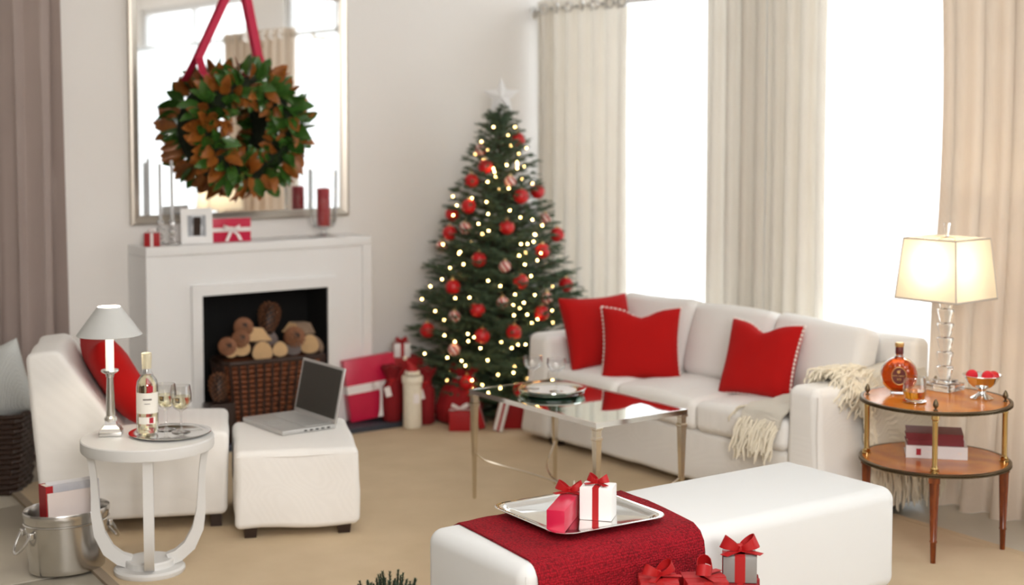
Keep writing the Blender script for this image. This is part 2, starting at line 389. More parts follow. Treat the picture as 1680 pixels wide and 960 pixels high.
for n, (a, b) in enumerate(OPEN):
    wn = thing('window_%d' % (n + 1), None, None, (XW + .07, (a+b)/2, .10)); wn['kind'] = 'structure'
    h = 2.88; hw = (b - a)/2; f = MB()
    box(f, -.03, .03, -hw, -hw+.06, 0, h); box(f, -.03, .03, hw-.06, hw, 0, h); box(f, -.03, .03, -hw+.06, hw-.06, 0, .06); box(f, -.03, .03, -hw+.06, hw-.06, h-.06, h)
    wf = link('window_frame', f, m_frame, wn, smooth=0)
    f = MB(); box(f, -.025, .025, -.025, .025, .06, h-.06); link('mullion', f, m_frame, wn, smooth=0)
    for s in (-1, 1):
        p = MB(); lo, hi = sorted((s*.025, s*(hw-.06))); box(p, -.004, .004, lo, hi, .06, h-.06); link('pane', p, m_glassw, wf, smooth=0)
b = MB(); box(b, -2.9, 3.03, YB-.014, YB, -.012, .09); struct('baseboard_back', b, m_paintw)

# rug
rg = thing('rug', 'large flat beige sisal rug covering the floor under the furniture', 'rug', (2.10, 0, -.012))
lx = lambda y: 2.055 + .0757*(y-5.5) - 2.10; rx_ = lambda y: 5.315 + .045*(y-4.0) - 2.10
f = MB(); prism(f, [(lx(1.0), 1.0), (rx_(1.0), 1.0), (rx_(7.48), 7.48), (lx(7.40), 7.40)], .012); link('woven_field', f, m_rug, rg, smooth=0)
f = MB(); prism(f, [(lx(1.0)-.04, 1.0), (lx(1.0), 1.0), (lx(7.40), 7.40), (lx(7.40)-.04, 7.40)], .0135); link('edge_binding', f, m_rugedge, rg, smooth=0)
f = MB(); prism(f, [(rx_(1.0), 1.0), (rx_(1.0)+.04, 1.0), (rx_(7.48)+.04, 7.48), (rx_(7.48), 7.48)], .0135); link('edge_binding', f, m_rug, rg, smooth=0)

# ------------------------------------------------------------------ curtains
def curtain(name, label, m, x0, ya, yb, ztop, zbot, folds, amp, seed, along='Y', taper=0.0, flare=0.0, grommets=True, group=None, header=True, hemdx=0.0):
    rnd = random.Random(seed); L = abs(yb - ya); nu = folds*10; zs = [ztop, ztop-.03, ztop-.09] + [ztop-.09 - (ztop-.09-zbot)*k/16 for k in range(1, 17)]
    ph = [rnd.uniform(-.5, .5) for _ in range(folds + 2)]; wd = [rnd.uniform(.55, 1.25) for _ in range(folds + 2)]
    root = thing(name, label, 'curtain', (0, 0, 0), group=group)
    def pt(i, z):
        u = i/nu; k = u*folds; fi = int(min(k, folds - 1)); fr = k - fi
        a = amp*(wd[fi]*(1-fr) + wd[fi+1]*fr)
        g = max(0, min(1, (ztop - z)/(ztop - zbot)))
        p = 2*pi*k + (ph[fi]*(1-fr) + ph[fi+1]*fr)*g*1.6
        d = a*(.75 + .5*g)*sin(p) + a*.25*g*sin(2.3*p + seed)
        s = ya + (yb-ya)*u + a*.45*sin(2*p)*.6
        c = (ya+yb)/2; s = c + (s - c)*(1 - taper*sin(min(1, g*1.6)*pi) + flare*g*g)
        d -= hemdx*g**4
        return (x0 + d, s, z) if along == 'Y' else (s, x0 - d, z)
    mb = MB(); vs = [pt(i, z) for z in zs for i in range(nu + 1)]; n1 = nu + 1
    fs = [(r*n1+i, r*n1+i+1, (r+1)*n1+i+1, (r+1)*n1+i) for r in range(len(zs)-1) for i in range(nu)]
    mb.add(vs, fs); root_c = link('cloth', mb, m, root, smooth=80)
    if grommets:
        ring = MB(); tor = []
        for q in range(17): tor.append((0, .03*cos(2*pi*q/16), .03*sin(2*pi*q/16)))
        tube(ring, tor[:-1], .007, 6, True)
        for k in range(folds*2):
            i = round((k + .5)*nu/(folds*2)); x, y, z = pt(i, ztop - .055)
            link('grommet', ring, m_steel, root_c, (x, y, z), rnd.uniform(-.5, .5))
    return root
curtain('linen_curtain', 'off-white linen curtain beside the Christmas tree, nearest the room corner', m_curt, 5.84, 7.90, 6.97, 2.60, -.010, 7, .045, 3, taper=.02)
curtain('linen_curtain', 'pale linen curtain behind the sofa, left of the pair between the sheers', m_curt, 5.84, 6.27, 5.80, 2.60, -.010, 4, .042, 8)
curtain('linen_curtain', 'pale linen curtain behind the sofa, right of the pair between the sheers', m_curt, 5.84, 5.79, 5.35, 2.60, -.010, 4, .042, 11, taper=.03)
curtain('linen_curtain', 'linen curtain hanging behind the crystal lamp, lamplight tinted into its colour', m_curt3, 5.80, 4.60, 3.25, 2.60, -.011, 8, .055, 5, taper=.04, flare=.05, hemdx=.05)
curtain('linen_curtain', 'mauve-taupe curtain at the far left beside the fireplace', m_curtl, YB-.12, 1.75, 2.64, 2.75, -.010, 6, .05, 21, along='X', grommets=False)
def sheer(label, ya, yb, seed):
    rnd = random.Random(seed); mb = MB(); n = int((yb - ya)*60); zs = [2.58, 1.7, .9, -.010]; ph = [rnd.uniform(0, 6) for _ in range(3)]
    for z in zs:
        for i in range(n + 1):
            y = ya + (yb-ya)*i/n; d = .012*sin(y*46 + ph[0]) + .008*sin(y*77 + ph[1] + z*.4) + .008*sin(y*19 + ph[2])
            mb.v.append((5.955 + d, y, z))
    n1 = n + 1
    mb.f = [(r*n1+i, r*n1+i+1, (r+1)*n1+i+1, (r+1)*n1+i) for r in range(3) for i in range(n)]
    solo('sheer_curtain', mb, m_sheer, label, 'curtain', smooth=80)
sheer('sheer white curtain glowing behind the left end of the sofa', 5.98, 7.93, 1)
sheer('sheer white curtain glowing behind the lampshade', 3.9, 5.85, 2)
sheer('sheer white curtain seen in the mirror, nearest the camera', .5, 3.35, 3)
rd = thing('curtain_rod', 'pale metal curtain rod carrying the window curtains', 'curtain rod', (5.84, 0, 2.545))
r_ = MB(); tube(r_, [(0, 7.93, 0), (0, .4, 0)], .014, 10); link('pole', r_, m_steel, rd)
r_ = MB(); ball(r_, (0, 7.945, 0), .028); link('finial', r_, m_crystal, rd)
for y in (7.93, 4.9, 3.22):
    r_ = MB(); box(r_, -.01, XW-5.84, y-.012, y+.012, -.06, -.03); box(r_, -.012, .012, y-.012, y+.012, -.04, -.014); link('bracket', r_, m_champ, rd, smooth=0)

# ------------------------------------------------------------------ fireplace
fp = thing('fireplace', 'white painted fireplace surround with plain mantel shelf and black firebox', 'fireplace', (3.04, 7.72, -.012))
FW, FH, FD = 1.42, 1.127 + .012, YB - 7.72
ox0, ox1, oz = .324, 1.118, .85
for x in (0, FW-.06): f = MB(); box(f, x, x+.06, 0, FD, 0, FH-.055); link('side_stile', f, m_paintw, fp, smooth=0)
f = MB(); box(f, .06, ox0-.06, .012, FD, 0, FH-.055); box(f, ox1+.06, FW-.06, .012, FD, 0, FH-.055); box(f, ox0-.06, ox1+.06, .012, FD, oz+.06, FH-.055)
link('front_panel', f, m_paintw, fp, smooth=0)
f = MB(); rbox(f, (FW/2, FD/2, FH-.0275), (FW, FD, .055), .006, 2); link('mantel_shelf', f, m_paintw, fp)
f = MB(); box(f, ox0-.06, ox0, -.012, FD, 0, oz+.06); box(f, ox1, ox1+.06, -.012, FD, 0, oz+.06); box(f, ox0, ox1, -.012, FD, oz, oz+.06)
link('opening_trim', f, m_paintw, fp, smooth=0)
f = MB(); box(f, ox0, ox1, FD-.02, FD-.005, 0, oz); box(f, ox0, ox0+.004, .0, FD-.02, 0, oz); box(f, ox1-.004, ox1, .0, FD-.02, 0, oz); box(f, ox0+.004, ox1-.004, .0, FD-.02, oz-.004, oz); box(f, ox0+.004, ox1-.004, 0, FD-.02, 0, .032)
link('firebox', f, m_black, fp, smooth=0)
s_ = MB(); rbox(s_, (4.0, 7.61, .004), (1.56, .215, .032), .004, 1); solo('hearth_slab', s_, m_slate, 'dark slate hearth slab in front of the fireplace and under the presents', 'hearth')

# mirror over the mantel
mi = thing('wall_mirror', 'large wall mirror in a pale champagne frame above the mantel', 'mirror', (3.055, YB-.004, 1.235))
MW, MH, fr = 1.385, 1.36, .052
prof = [(0, 0), (0, -.03), (.014, -.036), (.034, -.026), (fr, -.014), (fr, 0)]
for nm, M4, ln in (('frame_left', axes((0, 0, 0), (1, 0, 0), (0, 1, 0), (0, 0, 1)), MH), ('frame_right', axes((MW, 0, MH), (-1, 0, 0), (0, 1, 0), (0, 0, -1)), MH),
                   ('frame_bottom', axes((0, 0, 0), (0, 0, 1), (0, 1, 0), (1, 0, 0)), MW), ('frame_top', axes((MW, 0, MH), (0, 0, -1), (0, 1, 0), (-1, 0, 0)), MW)):
    f = MB(); n = len(prof); vs = []
    for (u, d) in prof: vs.append((u, d, u))
    for (u, d) in prof: vs.append((u, d, ln - u))
    f.add(vs, [(i, (i+1) % n, n+(i+1) % n, n+i) for i in range(n)] + [tuple(range(n))[::-1], tuple(range(n, 2*n))], M4)
    link(nm, f, m_champ, mi, smooth=20)
f = MB(); box(f, fr-.004, MW-fr+.004, -.012, -.006, fr-.004, MH-fr+.004); link('mirror_glass', f, m_mirror, mi, smooth=0)

# ------------------------------------------------------------------ wreath
wr = thing('magnolia_wreath', 'round green and russet magnolia leaf wreath hanging before the mirror', 'wreath', (3.700, 7.83, 1.772))
ring = MB(); tube(ring, [(.24*cos(2*pi*k/28), .0, .24*sin(2*pi*k/28)) for k in range(28)], .062, 8, True); link('moss_ring', ring, m_moss, wr)
def leaf_mesh(L, W, curl, bend, mtop):
    mb = MB(); n = 6
    for i in range(n + 1):
        u = i/n; w = W*(sin(pi*min(1, u**.85))**.7)*(1 + .10*(i % 2)) if 0 < i < n else W*.08
        z = bend*u*u*L
        for q in (-1, 0, 1): mb.v.append((u*L, q*w/2, z + abs(q)*curl*w))
    for i in range(n):
        for q in (0, 1): a = i*3 + q; mb.f.append((a, a+3, a+4, a+1))
    me = bpy.data.meshes.new('leaf'); me.from_pydata(mb.v, [], mb.f); me.materials.append(mtop)
    me.polygons.foreach_set('use_smooth', [True]*len(me.polygons)); return me
rnd = random.Random(4)
lg = [leaf_mesh(.125, .068, c, b, m_leafg) for c, b in ((.25, -.25), (.3, .2), (.15, -.4))]
lb = [leaf_mesh(.125, .068, c, b, m_leafb) for c, b in ((.25, -.3), (.3, .15), (.2, -.1))]
for i in range(298):
    th = 2*pi*(i*.61803 % 1.0) + rnd.uniform(-.1, .1); ph = -1.35 + 2.75*((i*.7548777) % 1.0) + rnd.uniform(-.15, .15)
    er = V((cos(th), 0, sin(th))); et = V((-sin(th), 0, cos(th)))
    out = er*sin(ph) + V((0, -1, 0))*cos(ph)           # away from the ring core; ph > 0 lies outward
    base = er*.242 + out*rnd.uniform(.05, .08)
    dirn = (out*rnd.uniform(.35, .9) + er*(sin(ph)*.9 + rnd.uniform(-.2, .3)) + et*rnd.uniform(-.7, .5)).normalized()
    nrm = (out*1.0 + V((rnd.uniform(-1, 1), rnd.uniform(-1, .2), rnd.uniform(-1, 1)))*.75)
    y = nrm.cross(dirn).normalized(); z = dirn.cross(y)
    edge = sin(ph) > .6; brown = rnd.random() < (.62 if edge else .38)
    o = bpy.data.objects.new('leaf', rnd.choice(lb if brown else lg)); col.objects.link(o); o.parent = wr
    q = rnd.uniform(.8, 1.1)*(1.0 if sin(ph) > -.3 else .62)
    o.matrix_local = axes(base, dirn*q, y*q, z*q)
for nm, pts in (('hanging_ribbon', [(-.24, -.03, .28), (-.245, .05, .33), (-.23, .122, .41), (-.055, .118, .76), (.03, .118, .93)]), ('hanging_ribbon', [(.13, -.03, .31), (.14, .05, .36), (.145, .122, .43), (.075, .116, .76), (.03, .116, .93)])):
    rb = MB(); strip(rb, pts, (1, 0, 0), .046, .002); link(nm, rb, m_rib_p, wr)
rb = MB(); tube(rb, [(.03, .115, .92), (.03, .158, .92)], .008, 8); ball(rb, (.03, .115, .92), .014); link('hook', rb, m_champ, wr)

# ------------------------------------------------------------------ gift boxes
def bow(mb, c, s, wid, ang=0.0, tails=True, up=.5):
    """two open loops whose ribbon faces show from the side, a knot and two tails"""
    c = V(c); Z = V((0, 0, 1))
    for sg in (-1, 1):
        d = V((cos(ang)*sg, sin(ang)*sg, 0)); side = V((-sin(ang), cos(ang), 0)); pts = []; wd = []
        for k in range(13):
            a = -pi*.985 + 2*pi*.985*k/12; rr = (1 + cos(a))*.5
            pts.append(c + d*(s*rr) + side*(s*.40*sin(a)) + Z*(wid*.35 + s*up*rr*.9)); wd.append(wid*(.40 + .95*rr))
        strip(mb, pts, Z + d*(-up*.9) + side*.12*sg, wd, .0015)
        if tails:
            for sd in (-1,):
                tp = [c + Z*wid*.2, c + d*s*.55 + side*sd*s*.35 + Z*wid*.15, c + d*s*1.1 + side*sd*s*.75 + Z*.002]
                strip(mb, tp, side*.8 - d*.6*sd, wid*.9, .0015)
    rbox(mb, tuple(c + Z*wid*.4), (wid*.75, wid*.75, wid*.8), wid*.25, 2)
def gift(name, label, size, loc, rz, mp, mr, rw, bs, cross=True, tilt=None, bang=.0, along='X', bowtails=True, group=None, boff=(0, 0)):
    sx, sy, sz = size; g = thing(name, label, 'gift', loc, rz, group)
    if tilt: g.rotation_euler = (tilt[0], tilt[1], rz)
    b = MB(); rbox(b, (0, 0, sz/2), size, .003, 1); link('wrapped_box', b, mp, g)
    e = .0016; r = MB()
    def loopx(y):   # band in the XZ plane
        for (x0, x1, z0, z1) in ((-sx/2-e, sx/2+e, sz, sz+e), (-sx/2-e, sx/2+e, -e*.0, e*.5), (-sx/2-e, -sx/2, 0, sz), (sx/2, sx/2+e, 0, sz)): box(r, x0, x1, y-rw/2, y+rw/2, z0, z1)
    def loopy(x):
        for (y0, y1, z0, z1) in ((-sy/2-e, sy/2+e, sz, sz+e), (-sy/2-e, -sy/2, 0, sz), (sy/2, sy/2+e, 0, sz)): box(r, x-rw/2, x+rw/2, y0, y1, z0, z1)
    if cross or along == 'X': loopx(boff[1])
    if cross or along == 'Y': loopy(boff[0])
    rbn = link('ribbon', r, mr, g, smooth=0)
    if bs:
        w = MB(); bow(w, (boff[0], boff[1], sz + .004), bs, rw, bang, bowtails); link('bow', w, mr, rbn, smooth=60)
    return g

# presents at the fireplace and under the tree
bg_ = thing('gift_box', 'big red present with a wide white ribbon leaning by the fireplace', 'gift', (4.44, 7.60, .022), R(-14))
bg_.rotation_euler = (R(-5), R(-6), R(-10)); bg_.location = (4.425, 7.60, .041)
f = MB(); rbox(f, (0, .05, .185), (.32, .085, .37), .004, 1); link('wrapped_box', f, m_paper_r2, bg_)
f = MB(); box(f, -.1616, .1616, .0055, .0945, .165, .215); link('ribbon', f, m_rib_w, bg_, smooth=0)
f = MB(); strip(f, [(.05, .002, .20), (.05, -.02, .15), (.035, -.03, .05), (.02, -.035, .01)], (1, 0, 0), [.03, .035, .045, .05])
bow(f, (.05, -.012, .185), .055, .03, 0, False, .1); link('bow', f, m_rib_w, bg_, smooth=60)
gift('gift_box', 'plain red box standing at the back beside the fireplace, a small present on top', (.22, .16, .37), (4.72, 7.80, -.012), R(-10), m_paper_r, m_paper_r, .02, 0)
gift('small_gift_box', 'small white and gold present with red ribbon on top of a red box', (.10, .085, .085), (4.71, 7.79, .360), R(-22), m_paper_w, m_rib_r, .022, .035)
def bottle_bag(label, loc, m, r, h, tagm=True, rz=0.0, knit=False):
    g = thing('bottle_bag', label, 'gift bag', loc, rz); b = MB(); rnd = random.Random(int(h*999)); n = 20
    prof = [(.8*r, 0), (r, .012), (r*1.02, h*.3), (r, h*.62), (r*.62, h*.74), (r*.5, h*.78), (r*.9, h*.90), (r*1.15, h), (r*1.05, h*.99)] if not knit else [(.85*r, 0), (r, .012), (r*.97, h*.5), (r, h*.86), (r*1.12, h*.87), (r*1.15, h*.97), (r*1.02, h), (r*.9, h*.97)]
    lathe(b, prof, n)
    for i, v in enumerate(b.v):
        k = i // len(prof); s = 1 + .05*sin(k*2.5)*(v[2]/h); b.v[i] = (v[0]*s, v[1]*s, v[2] + (.012*sin(k*1.9) if v[2] > h*.95 and not knit else 0))
    link('bag', b, m, g, smooth=60)
    if not knit:
        q = MB(); tube(q, [(r*.58*cos(2*pi*k/14), r*.58*sin(2*pi*k/14), h*.77) for k in range(14)], .006, 6, True)
        strip(q, [(0, -r*.6, h*.77), (-r*.5, -r*1.05, h*.66), (-r*.7, -r*1.1, h*.55)], (1, 0, .3), .016); link('tie_ribbon', q, m_rib_r, g)
    if tagm:
        q = MB(); box(q, -.018, .018, -r*1.16, -r*1.16 + .0015, h*.5, h*.68, T(.012, 0, 0) @ RY(R(-14 if not knit else 0)) ); link('paper_tag', q, m_rib_w, g, smooth=0)
    return g
bottle_bag('dark red cloth bottle bag tied at the neck, against the big present', (4.50, 7.555, .021), m_paper_d, .056, .33, rz=R(-20))
bottle_bag('dark red cloth bottle bag right of the white knitted one', (4.675, 7.455, -.0), m_paper_d, .056, .33, rz=R(-25))
bottle_bag('white knitted bottle sleeve with a small paper tag', (4.545, 7.395, .0), m_cream, .056, .315, knit=True, rz=R(-20))
hat = thing('stocking_cap', 'tiny red and white stocking cap resting above the white knitted sleeve', 'ornament', (4.545, 7.395, .315), R(-25))
f = MB(); lathe(f, [(.036, .02), (.034, .04), (.022, .06), (.012, .085), (.004, .10)], 14); 
for i, v in enumerate(f.v): f.v[i] = (v[0] - max(0, v[2]-.05)*.8, v[1], v[2])
link('crown', f, m_paper_r, hat); f = MB(); lathe(f, [(.03, 0), (.045, .004), (.048, .016), (.043, .027), (.03, .028)], 14); link('fur_brim', f, m_cream, hat)
f = MB(); ball(f, (-.042, 0, .105), .014, 10, 7); link('pompom', f, m_cream, hat)
# red sack
sk = thing('gift_sack', 'slouching red cloth sack of presents under the tree', 'sack', (4.875, 7.405, .0), R(-30))
f = MB(); prof = [(.10, 0), (.135, .02), (.145, .10), (.125, .19), (.08, .255), (.055, .275), (.075, .30), (.095, .33), (.08, .325)]
lathe(f, prof, 30)
for i, v in enumerate(f.v):
    k = i // len(prof); s = 1 + .06*sin(k*1.7)*(.4 + v[2]*3); f.v[i] = (v[0]*s + v[2]*.12, v[1]*s, v[2] + (.015*sin(k*1.3) if v[2] > .3 else 0))
link('bag', f, m_sack, sk, smooth=70)
f = MB(); tube(f, [(.033 + .062*cos(2*pi*k/16), .062*sin(2*pi*k/16), .275) for k in range(16)], .006, 6, True); link('drawstring', f, m_rib_w, sk)
gift('gift_box', 'small red present with a white ribbon bow at the front of the tree presents', (.125, .125, .115), (4.755, 7.20, .0), R(-36), m_paper_r, m_rib_w, .016, .05, cross=False, along='X', bang=R(10))
g = gift('gift_box', 'thin red present with a white stripe leaning under the tree', (.035, .12, .18), (4.885, 7.155, .0), R(-35), m_paper_r, m_rib_w, .014, 0, cross=False, along='X'); g.rotation_euler = (0, R(-16), R(-35)); g.location.z = .0085
g = gift('gift_box', 'narrow white present with crossed red ribbon leaning by the tree', (.055, .13, .185), (4.925, 7.055, .0), R(-35), m_paper_w, m_rib_r, .014, 0); g.rotation_euler = (0, R(14), R(-35)); g.location.z = .007
gift('gift_box', 'wide red present with a pale band at one end, beside the left sofa arm', (.215, .14, .155), (5.085, 7.06, .0), R(-38), m_paper_r, m_rib_w, .012, 0, cross=False, along='Y', boff=(.095, 0))

# ------------------------------------------------------------------ Christmas tree
TX, TY = 5.23, 7.47
def rt(z):
    if z > 1.9: return .012
    r = .52*max(0, (1.92-z)/1.47)**.8
    return min(r, .5) if z > .4 else .5 - (.4-z)*.35
tr_ = thing('christmas_tree', 'decorated dark green fir Christmas tree standing in the corner', 'tree', (TX, TY, -.012))
f = MB(); lathe(f, [(.035, .0), (.032, .3), (.02, 1.2), (.006, 1.86)], 10); link('trunk', f, m_trunk, tr_)
f = MB(); lathe(f, [(.16, 0), (.16, .012), (.05, .03), (.045, .12), (.0451, .0301)], 16); link('tree_stand', f, m_dark, tr_)
rnd = random.Random(12); br = MB(); nv = []; nf = []
def twig(p, d, L, nl, step=.0042, dens=2):
    d = d.normalized(); a = d.orthogonal().normalized(); b = d.cross(a); n = int(L/step)
    for i in range(n):
        u = i/n; c = p + d*(L*u)
        for q in range(dens):
            an = rnd.uniform(0, 2*pi); rad = a*cos(an) + b*sin(an); tip = c + (rad*.8 + d*.65)*nl*(1 - .45*u*u)*rnd.uniform(.8, 1.15)
            s = d.cross(rad).normalized()*.0017; k = len(nv); nv.extend((c - s, c + s, tip)); nf.append((k, k+1, k+2))
z = .10
while z < 1.86:
    r = rt(z); nb = max(6, int(6 + r*32)); off = rnd.uniform(0, 6)
    for k in range(nb):
        an = off + 2*pi*k/nb + rnd.uniform(-.18, .18); L = r*rnd.uniform(.82, 1.06)
        if sin(an) > .2: L = min(L, .40/max(.3, sin(an)))
        if cos(an) > .3: L = min(L, .44/cos(an))
        h = V((cos(an), sin(an), 0)); up = rnd.uniform(-.10, .14) + .10 + .75*max(0, (z - 1.2)) - .12*(z < .5)
        p0 = V((0, 0, z + rnd.uniform(-.03, .03))); p1 = p0 + h*L*.6 + V((0, 0, L*(up - .12))); p2 = p0 + h*L + V((0, 0, L*up + .01))
        tube(br, [p0, p1, p2], [.006, .004, .0022], 4)
        pts = [p0.lerp(p1, .35), p1, p2]
        m = max(2, int(L/.075))
        for j in range(m + 1):
            u = .25 + .75*j/m; b0 = p0.lerp(p1, u/.6) if u < .6 else p1.lerp(p2, (u-.6)/.4)
            tl = (.045 + .11*L)*rnd.uniform(.75, 1.15)
            for sg in (-1, 1):
                d = (h*rnd.uniform(.7, 1.0) + V((-h.y, h.x, 0))*sg*rnd.uniform(.5, 1.0) + V((0, 0, rnd.uniform(-.15, .35))))
                twig(b0, d, tl, .021, .0036, 3)
        twig(p1.lerp(p2, .2), (p2-p1), (p2-p1).length + .02, .02)
    z += .046
for k in range(7):
    an = k*.9; twig(V((0, 0, 1.78)), V((cos(an)*.6, sin(an)*.6, .9)), .09, .018)
twig(V((0, 0, 1.8)), V((0, 0, 1)), .09, .018)
link('branches', br, m_trunk, tr_)
o = link('needles', MB().add(nv, nf), m_needle, tr_, smooth=0); o['kind'] = 'stuff'
# star on the tip
st = MB(); pts = []
for k in range(10):
    a = pi/2 + k*pi/5; rr = .118 if k % 2 == 0 else .055; pts.append((rr*cos(a), 0, rr*sin(a)))
st.v = [(0, -.022, 0), (0, .022, 0)] + pts; st.f = [(0, 2+k, 2+(k+1) % 10) for k in range(10)] + [(1, 2+(k+1) % 10, 2+k) for k in range(10)]
star = thing('tree_star', 'white frosted five-pointed star on the tip of the tree', 'star', (TX+.012, TY, 1.968), R(-40))
link('star_body', st, m_star, star, smooth=0); f = MB(); lathe(f, [(.012, -.105), (.010, -.03)], 10); link('socket', f, m_star, star)
# baubles
RED = [(5.32,7.43,1.70),(5.10,7.42,1.54),(5.05,7.49,1.45),(5.00,7.45,1.30),(5.24,7.27,1.36),(5.42,7.36,1.38),(5.01,7.64,1.24),(5.12,7.24,1.18),(4.95,7.58,1.13),(5.52,7.29,1.11),(5.33,7.18,1.03),(4.96,7.29,0.99),(4.85,7.40,0.82),(5.14,7.13,0.86),(5.56,7.25,0.80),(4.90,7.22,0.70),(5.24,7.06,0.67),(4.76,7.54,0.55),(4.89,7.16,0.55),(5.05,7.07,0.57),(4.86,7.27,0.26)]
STR = [(5.11,7.48,1.64),(5.19,7.31,1.45),(4.96,7.43,1.17),(5.46,7.33,1.21),(4.95,7.67,1.04),(5.07,7.19,0.95),(5.02,7.14,0.74),(5.30,7.09,0.75),(4.82,7.34,0.65),(4.79,7.30,0.46)]
BULB = [(5.17,7.44,1.78),(5.31,7.44,1.78),(5.23,7.39,1.73),(5.12,7.49,1.69),(5.37,7.40,1.65),(5.08,7.50,1.61),(5.09,7.43,1.58),(5.18,7.33,1.55),(5.24,7.31,1.53),(5.31,7.34,1.54),(5.11,7.36,1.53),(5.11,7.35,1.51),(5.11,7.34,1.48),(5.07,7.36,1.45),(5.02,7.48,1.45),(5.11,7.31,1.41),(5.16,7.28,1.41),(5.01,7.64,1.35),(5.00,7.42,1.35),(5.04,7.33,1.33),(4.98,7.55,1.30),(5.14,7.24,1.28),(5.03,7.30,1.26),(4.96,7.56,1.24),(5.28,7.21,1.22),(5.46,7.33,1.24),(5.36,7.22,1.18),(4.99,7.34,1.20),(5.02,7.28,1.16),(4.99,7.30,1.14),(5.17,7.17,1.08),(5.28,7.18,1.13),(5.26,7.17,1.09),(5.21,7.16,1.08),(4.91,7.60,1.06),(4.90,7.40,1.03),(4.89,7.35,0.96),(5.19,7.15,1.03),(5.30,7.15,1.02),(5.26,7.13,0.98),(5.17,7.13,0.96),(4.85,7.65,0.80),(4.83,7.49,0.86),(5.20,7.11,0.89),(4.85,7.75,0.71),(4.83,7.35,0.76),(4.87,7.26,0.77),(5.01,7.15,0.84),(5.08,7.10,0.79),(5.20,7.07,0.78),(5.06,7.09,0.73),(5.09,7.07,0.71),(5.12,7.07,0.74),(5.05,7.07,0.67),(5.13,7.05,0.67),(5.15,7.03,0.62),(5.19,7.03,0.64),(5.31,7.05,0.68),(5.30,7.03,0.61),(4.76,7.36,0.54),(4.83,7.22,0.56),(4.82,7.20,0.52),(4.78,7.28,0.51),(4.87,7.15,0.48),(4.96,7.07,0.52),(5.05,7.06,0.61),(5.02,7.05,0.48),(5.05,7.03,0.50),(5.09,7.01,0.50),(4.76,7.33,0.41),(4.80,7.24,0.40),(5.04,7.05,0.37),(5.04,7.06,0.33),(4.96,7.10,0.32),(4.86,7.22,0.28),(4.91,7.19,0.25),(4.92,7.20,0.21),(4.73,7.53,0.41),(4.82,7.23,0.37),(4.90,7.12,0.41),(4.78,7.49,0.67),(4.86,7.45,0.93),(4.96,7.20,0.87),(5.35,7.10,0.82)]
ORD = 'topmost second third fourth fifth sixth seventh eighth ninth tenth eleventh twelfth thirteenth fourteenth fifteenth sixteenth seventeenth eighteenth nineteenth twentieth lowest'.split()
def bauble_proto(name, striped):
    root = thing(name, '', 'bauble'); f = MB(); ball(f, (0, 0, 0), .046 if not striped else .037, 18, 12)
    if striped:
        link('ball', f, m_stripe, root)
    else: link('ball', f, m_bauble, root)
    h = .046 if not striped else .037
    f = MB(); lathe(f, [(.010, h-.003), (.010, h+.008), (.004, h+.010)], 10); link('cap', f, m_cap, root)
    f = MB(); tube(f, [(0, 0, h+.008), (.004, .006, h+.022), (.0, .012, h+.03)], .0012, 4); link('hook', f, m_cap, root)
    return root
def stripe_mat():
    m, nt, p = nodes('striped_bauble'); L = nt.links.new
    co = nt.nodes.new('ShaderNodeTexCoord').outputs['Object']
    sp = nt.nodes.new('ShaderNodeSeparateXYZ'); L(co, sp.inputs[0])
    at = nt.nodes.new('ShaderNodeMath'); at.operation = 'ARCTAN2'; L(sp.outputs[1], at.inputs[0]); L(sp.outputs[0], at.inputs[1])
    ma = nt.nodes.new('ShaderNodeMath'); ma.operation = 'MULTIPLY_ADD'; L(sp.outputs[2], ma.inputs[0]); ma.inputs[1].default_value = 22; L(at.outputs[0], ma.inputs[2])
    mu = nt.nodes.new('ShaderNodeMath'); mu.operation = 'MULTIPLY'; L(ma.outputs[0], mu.inputs[0]); mu.inputs[1].default_value = 6
    sn = nt.nodes.new('ShaderNodeMath'); sn.operation = 'SINE'; L(mu.outputs[0], sn.inputs[0])
    gt = nt.nodes.new('ShaderNodeMath'); gt.operation = 'GREATER_THAN'; L(sn.outputs[0], gt.inputs[0]); gt.inputs[1].default_value = .1
    mx = nt.nodes.new('ShaderNodeMix'); mx.data_type = 'RGBA'; L(gt.outputs[0], mx.inputs[0]); mx.inputs[6].default_value = (.82, .62, .55, 1); mx.inputs[7].default_value = (.48, .03, .035, 1)
    L(mx.outputs[2], p.inputs[0]); p.inputs['Roughness'].default_value = .2; return m
m_stripe = stripe_mat()
for lst, nm, striped, word in ((sorted(RED, key=lambda p: -p[2]), 'red_bauble', False, 'plain red bauble hanging on the Christmas tree'), (sorted(STR, key=lambda p: -p[2]), 'striped_bauble', True, 'red and white striped bauble on the Christmas tree')):
    proto = None
    for i, p in enumerate(lst):
        o_ = ORD[i] if i < len(lst) - 1 else 'lowest'
        lab = word + (', topmost of its kind' if i == 0 else ', lowest of its kind' if o_ == 'lowest' else ', %s of its kind from the top' % o_)
        d = V((p[0]-TX, p[1]-TY, 0)); d = d.normalized()*.015 if d.length else d
        loc = (p[0]+d.x, p[1]+d.y, p[2])
        if proto is None: proto = bauble_proto(nm, striped); proto.location = loc; proto['label'] = lab; proto['group'] = 'red tree baubles' if not striped else 'striped tree baubles'
        else: dup(proto, None, loc, random.uniform(0, 6), lab)
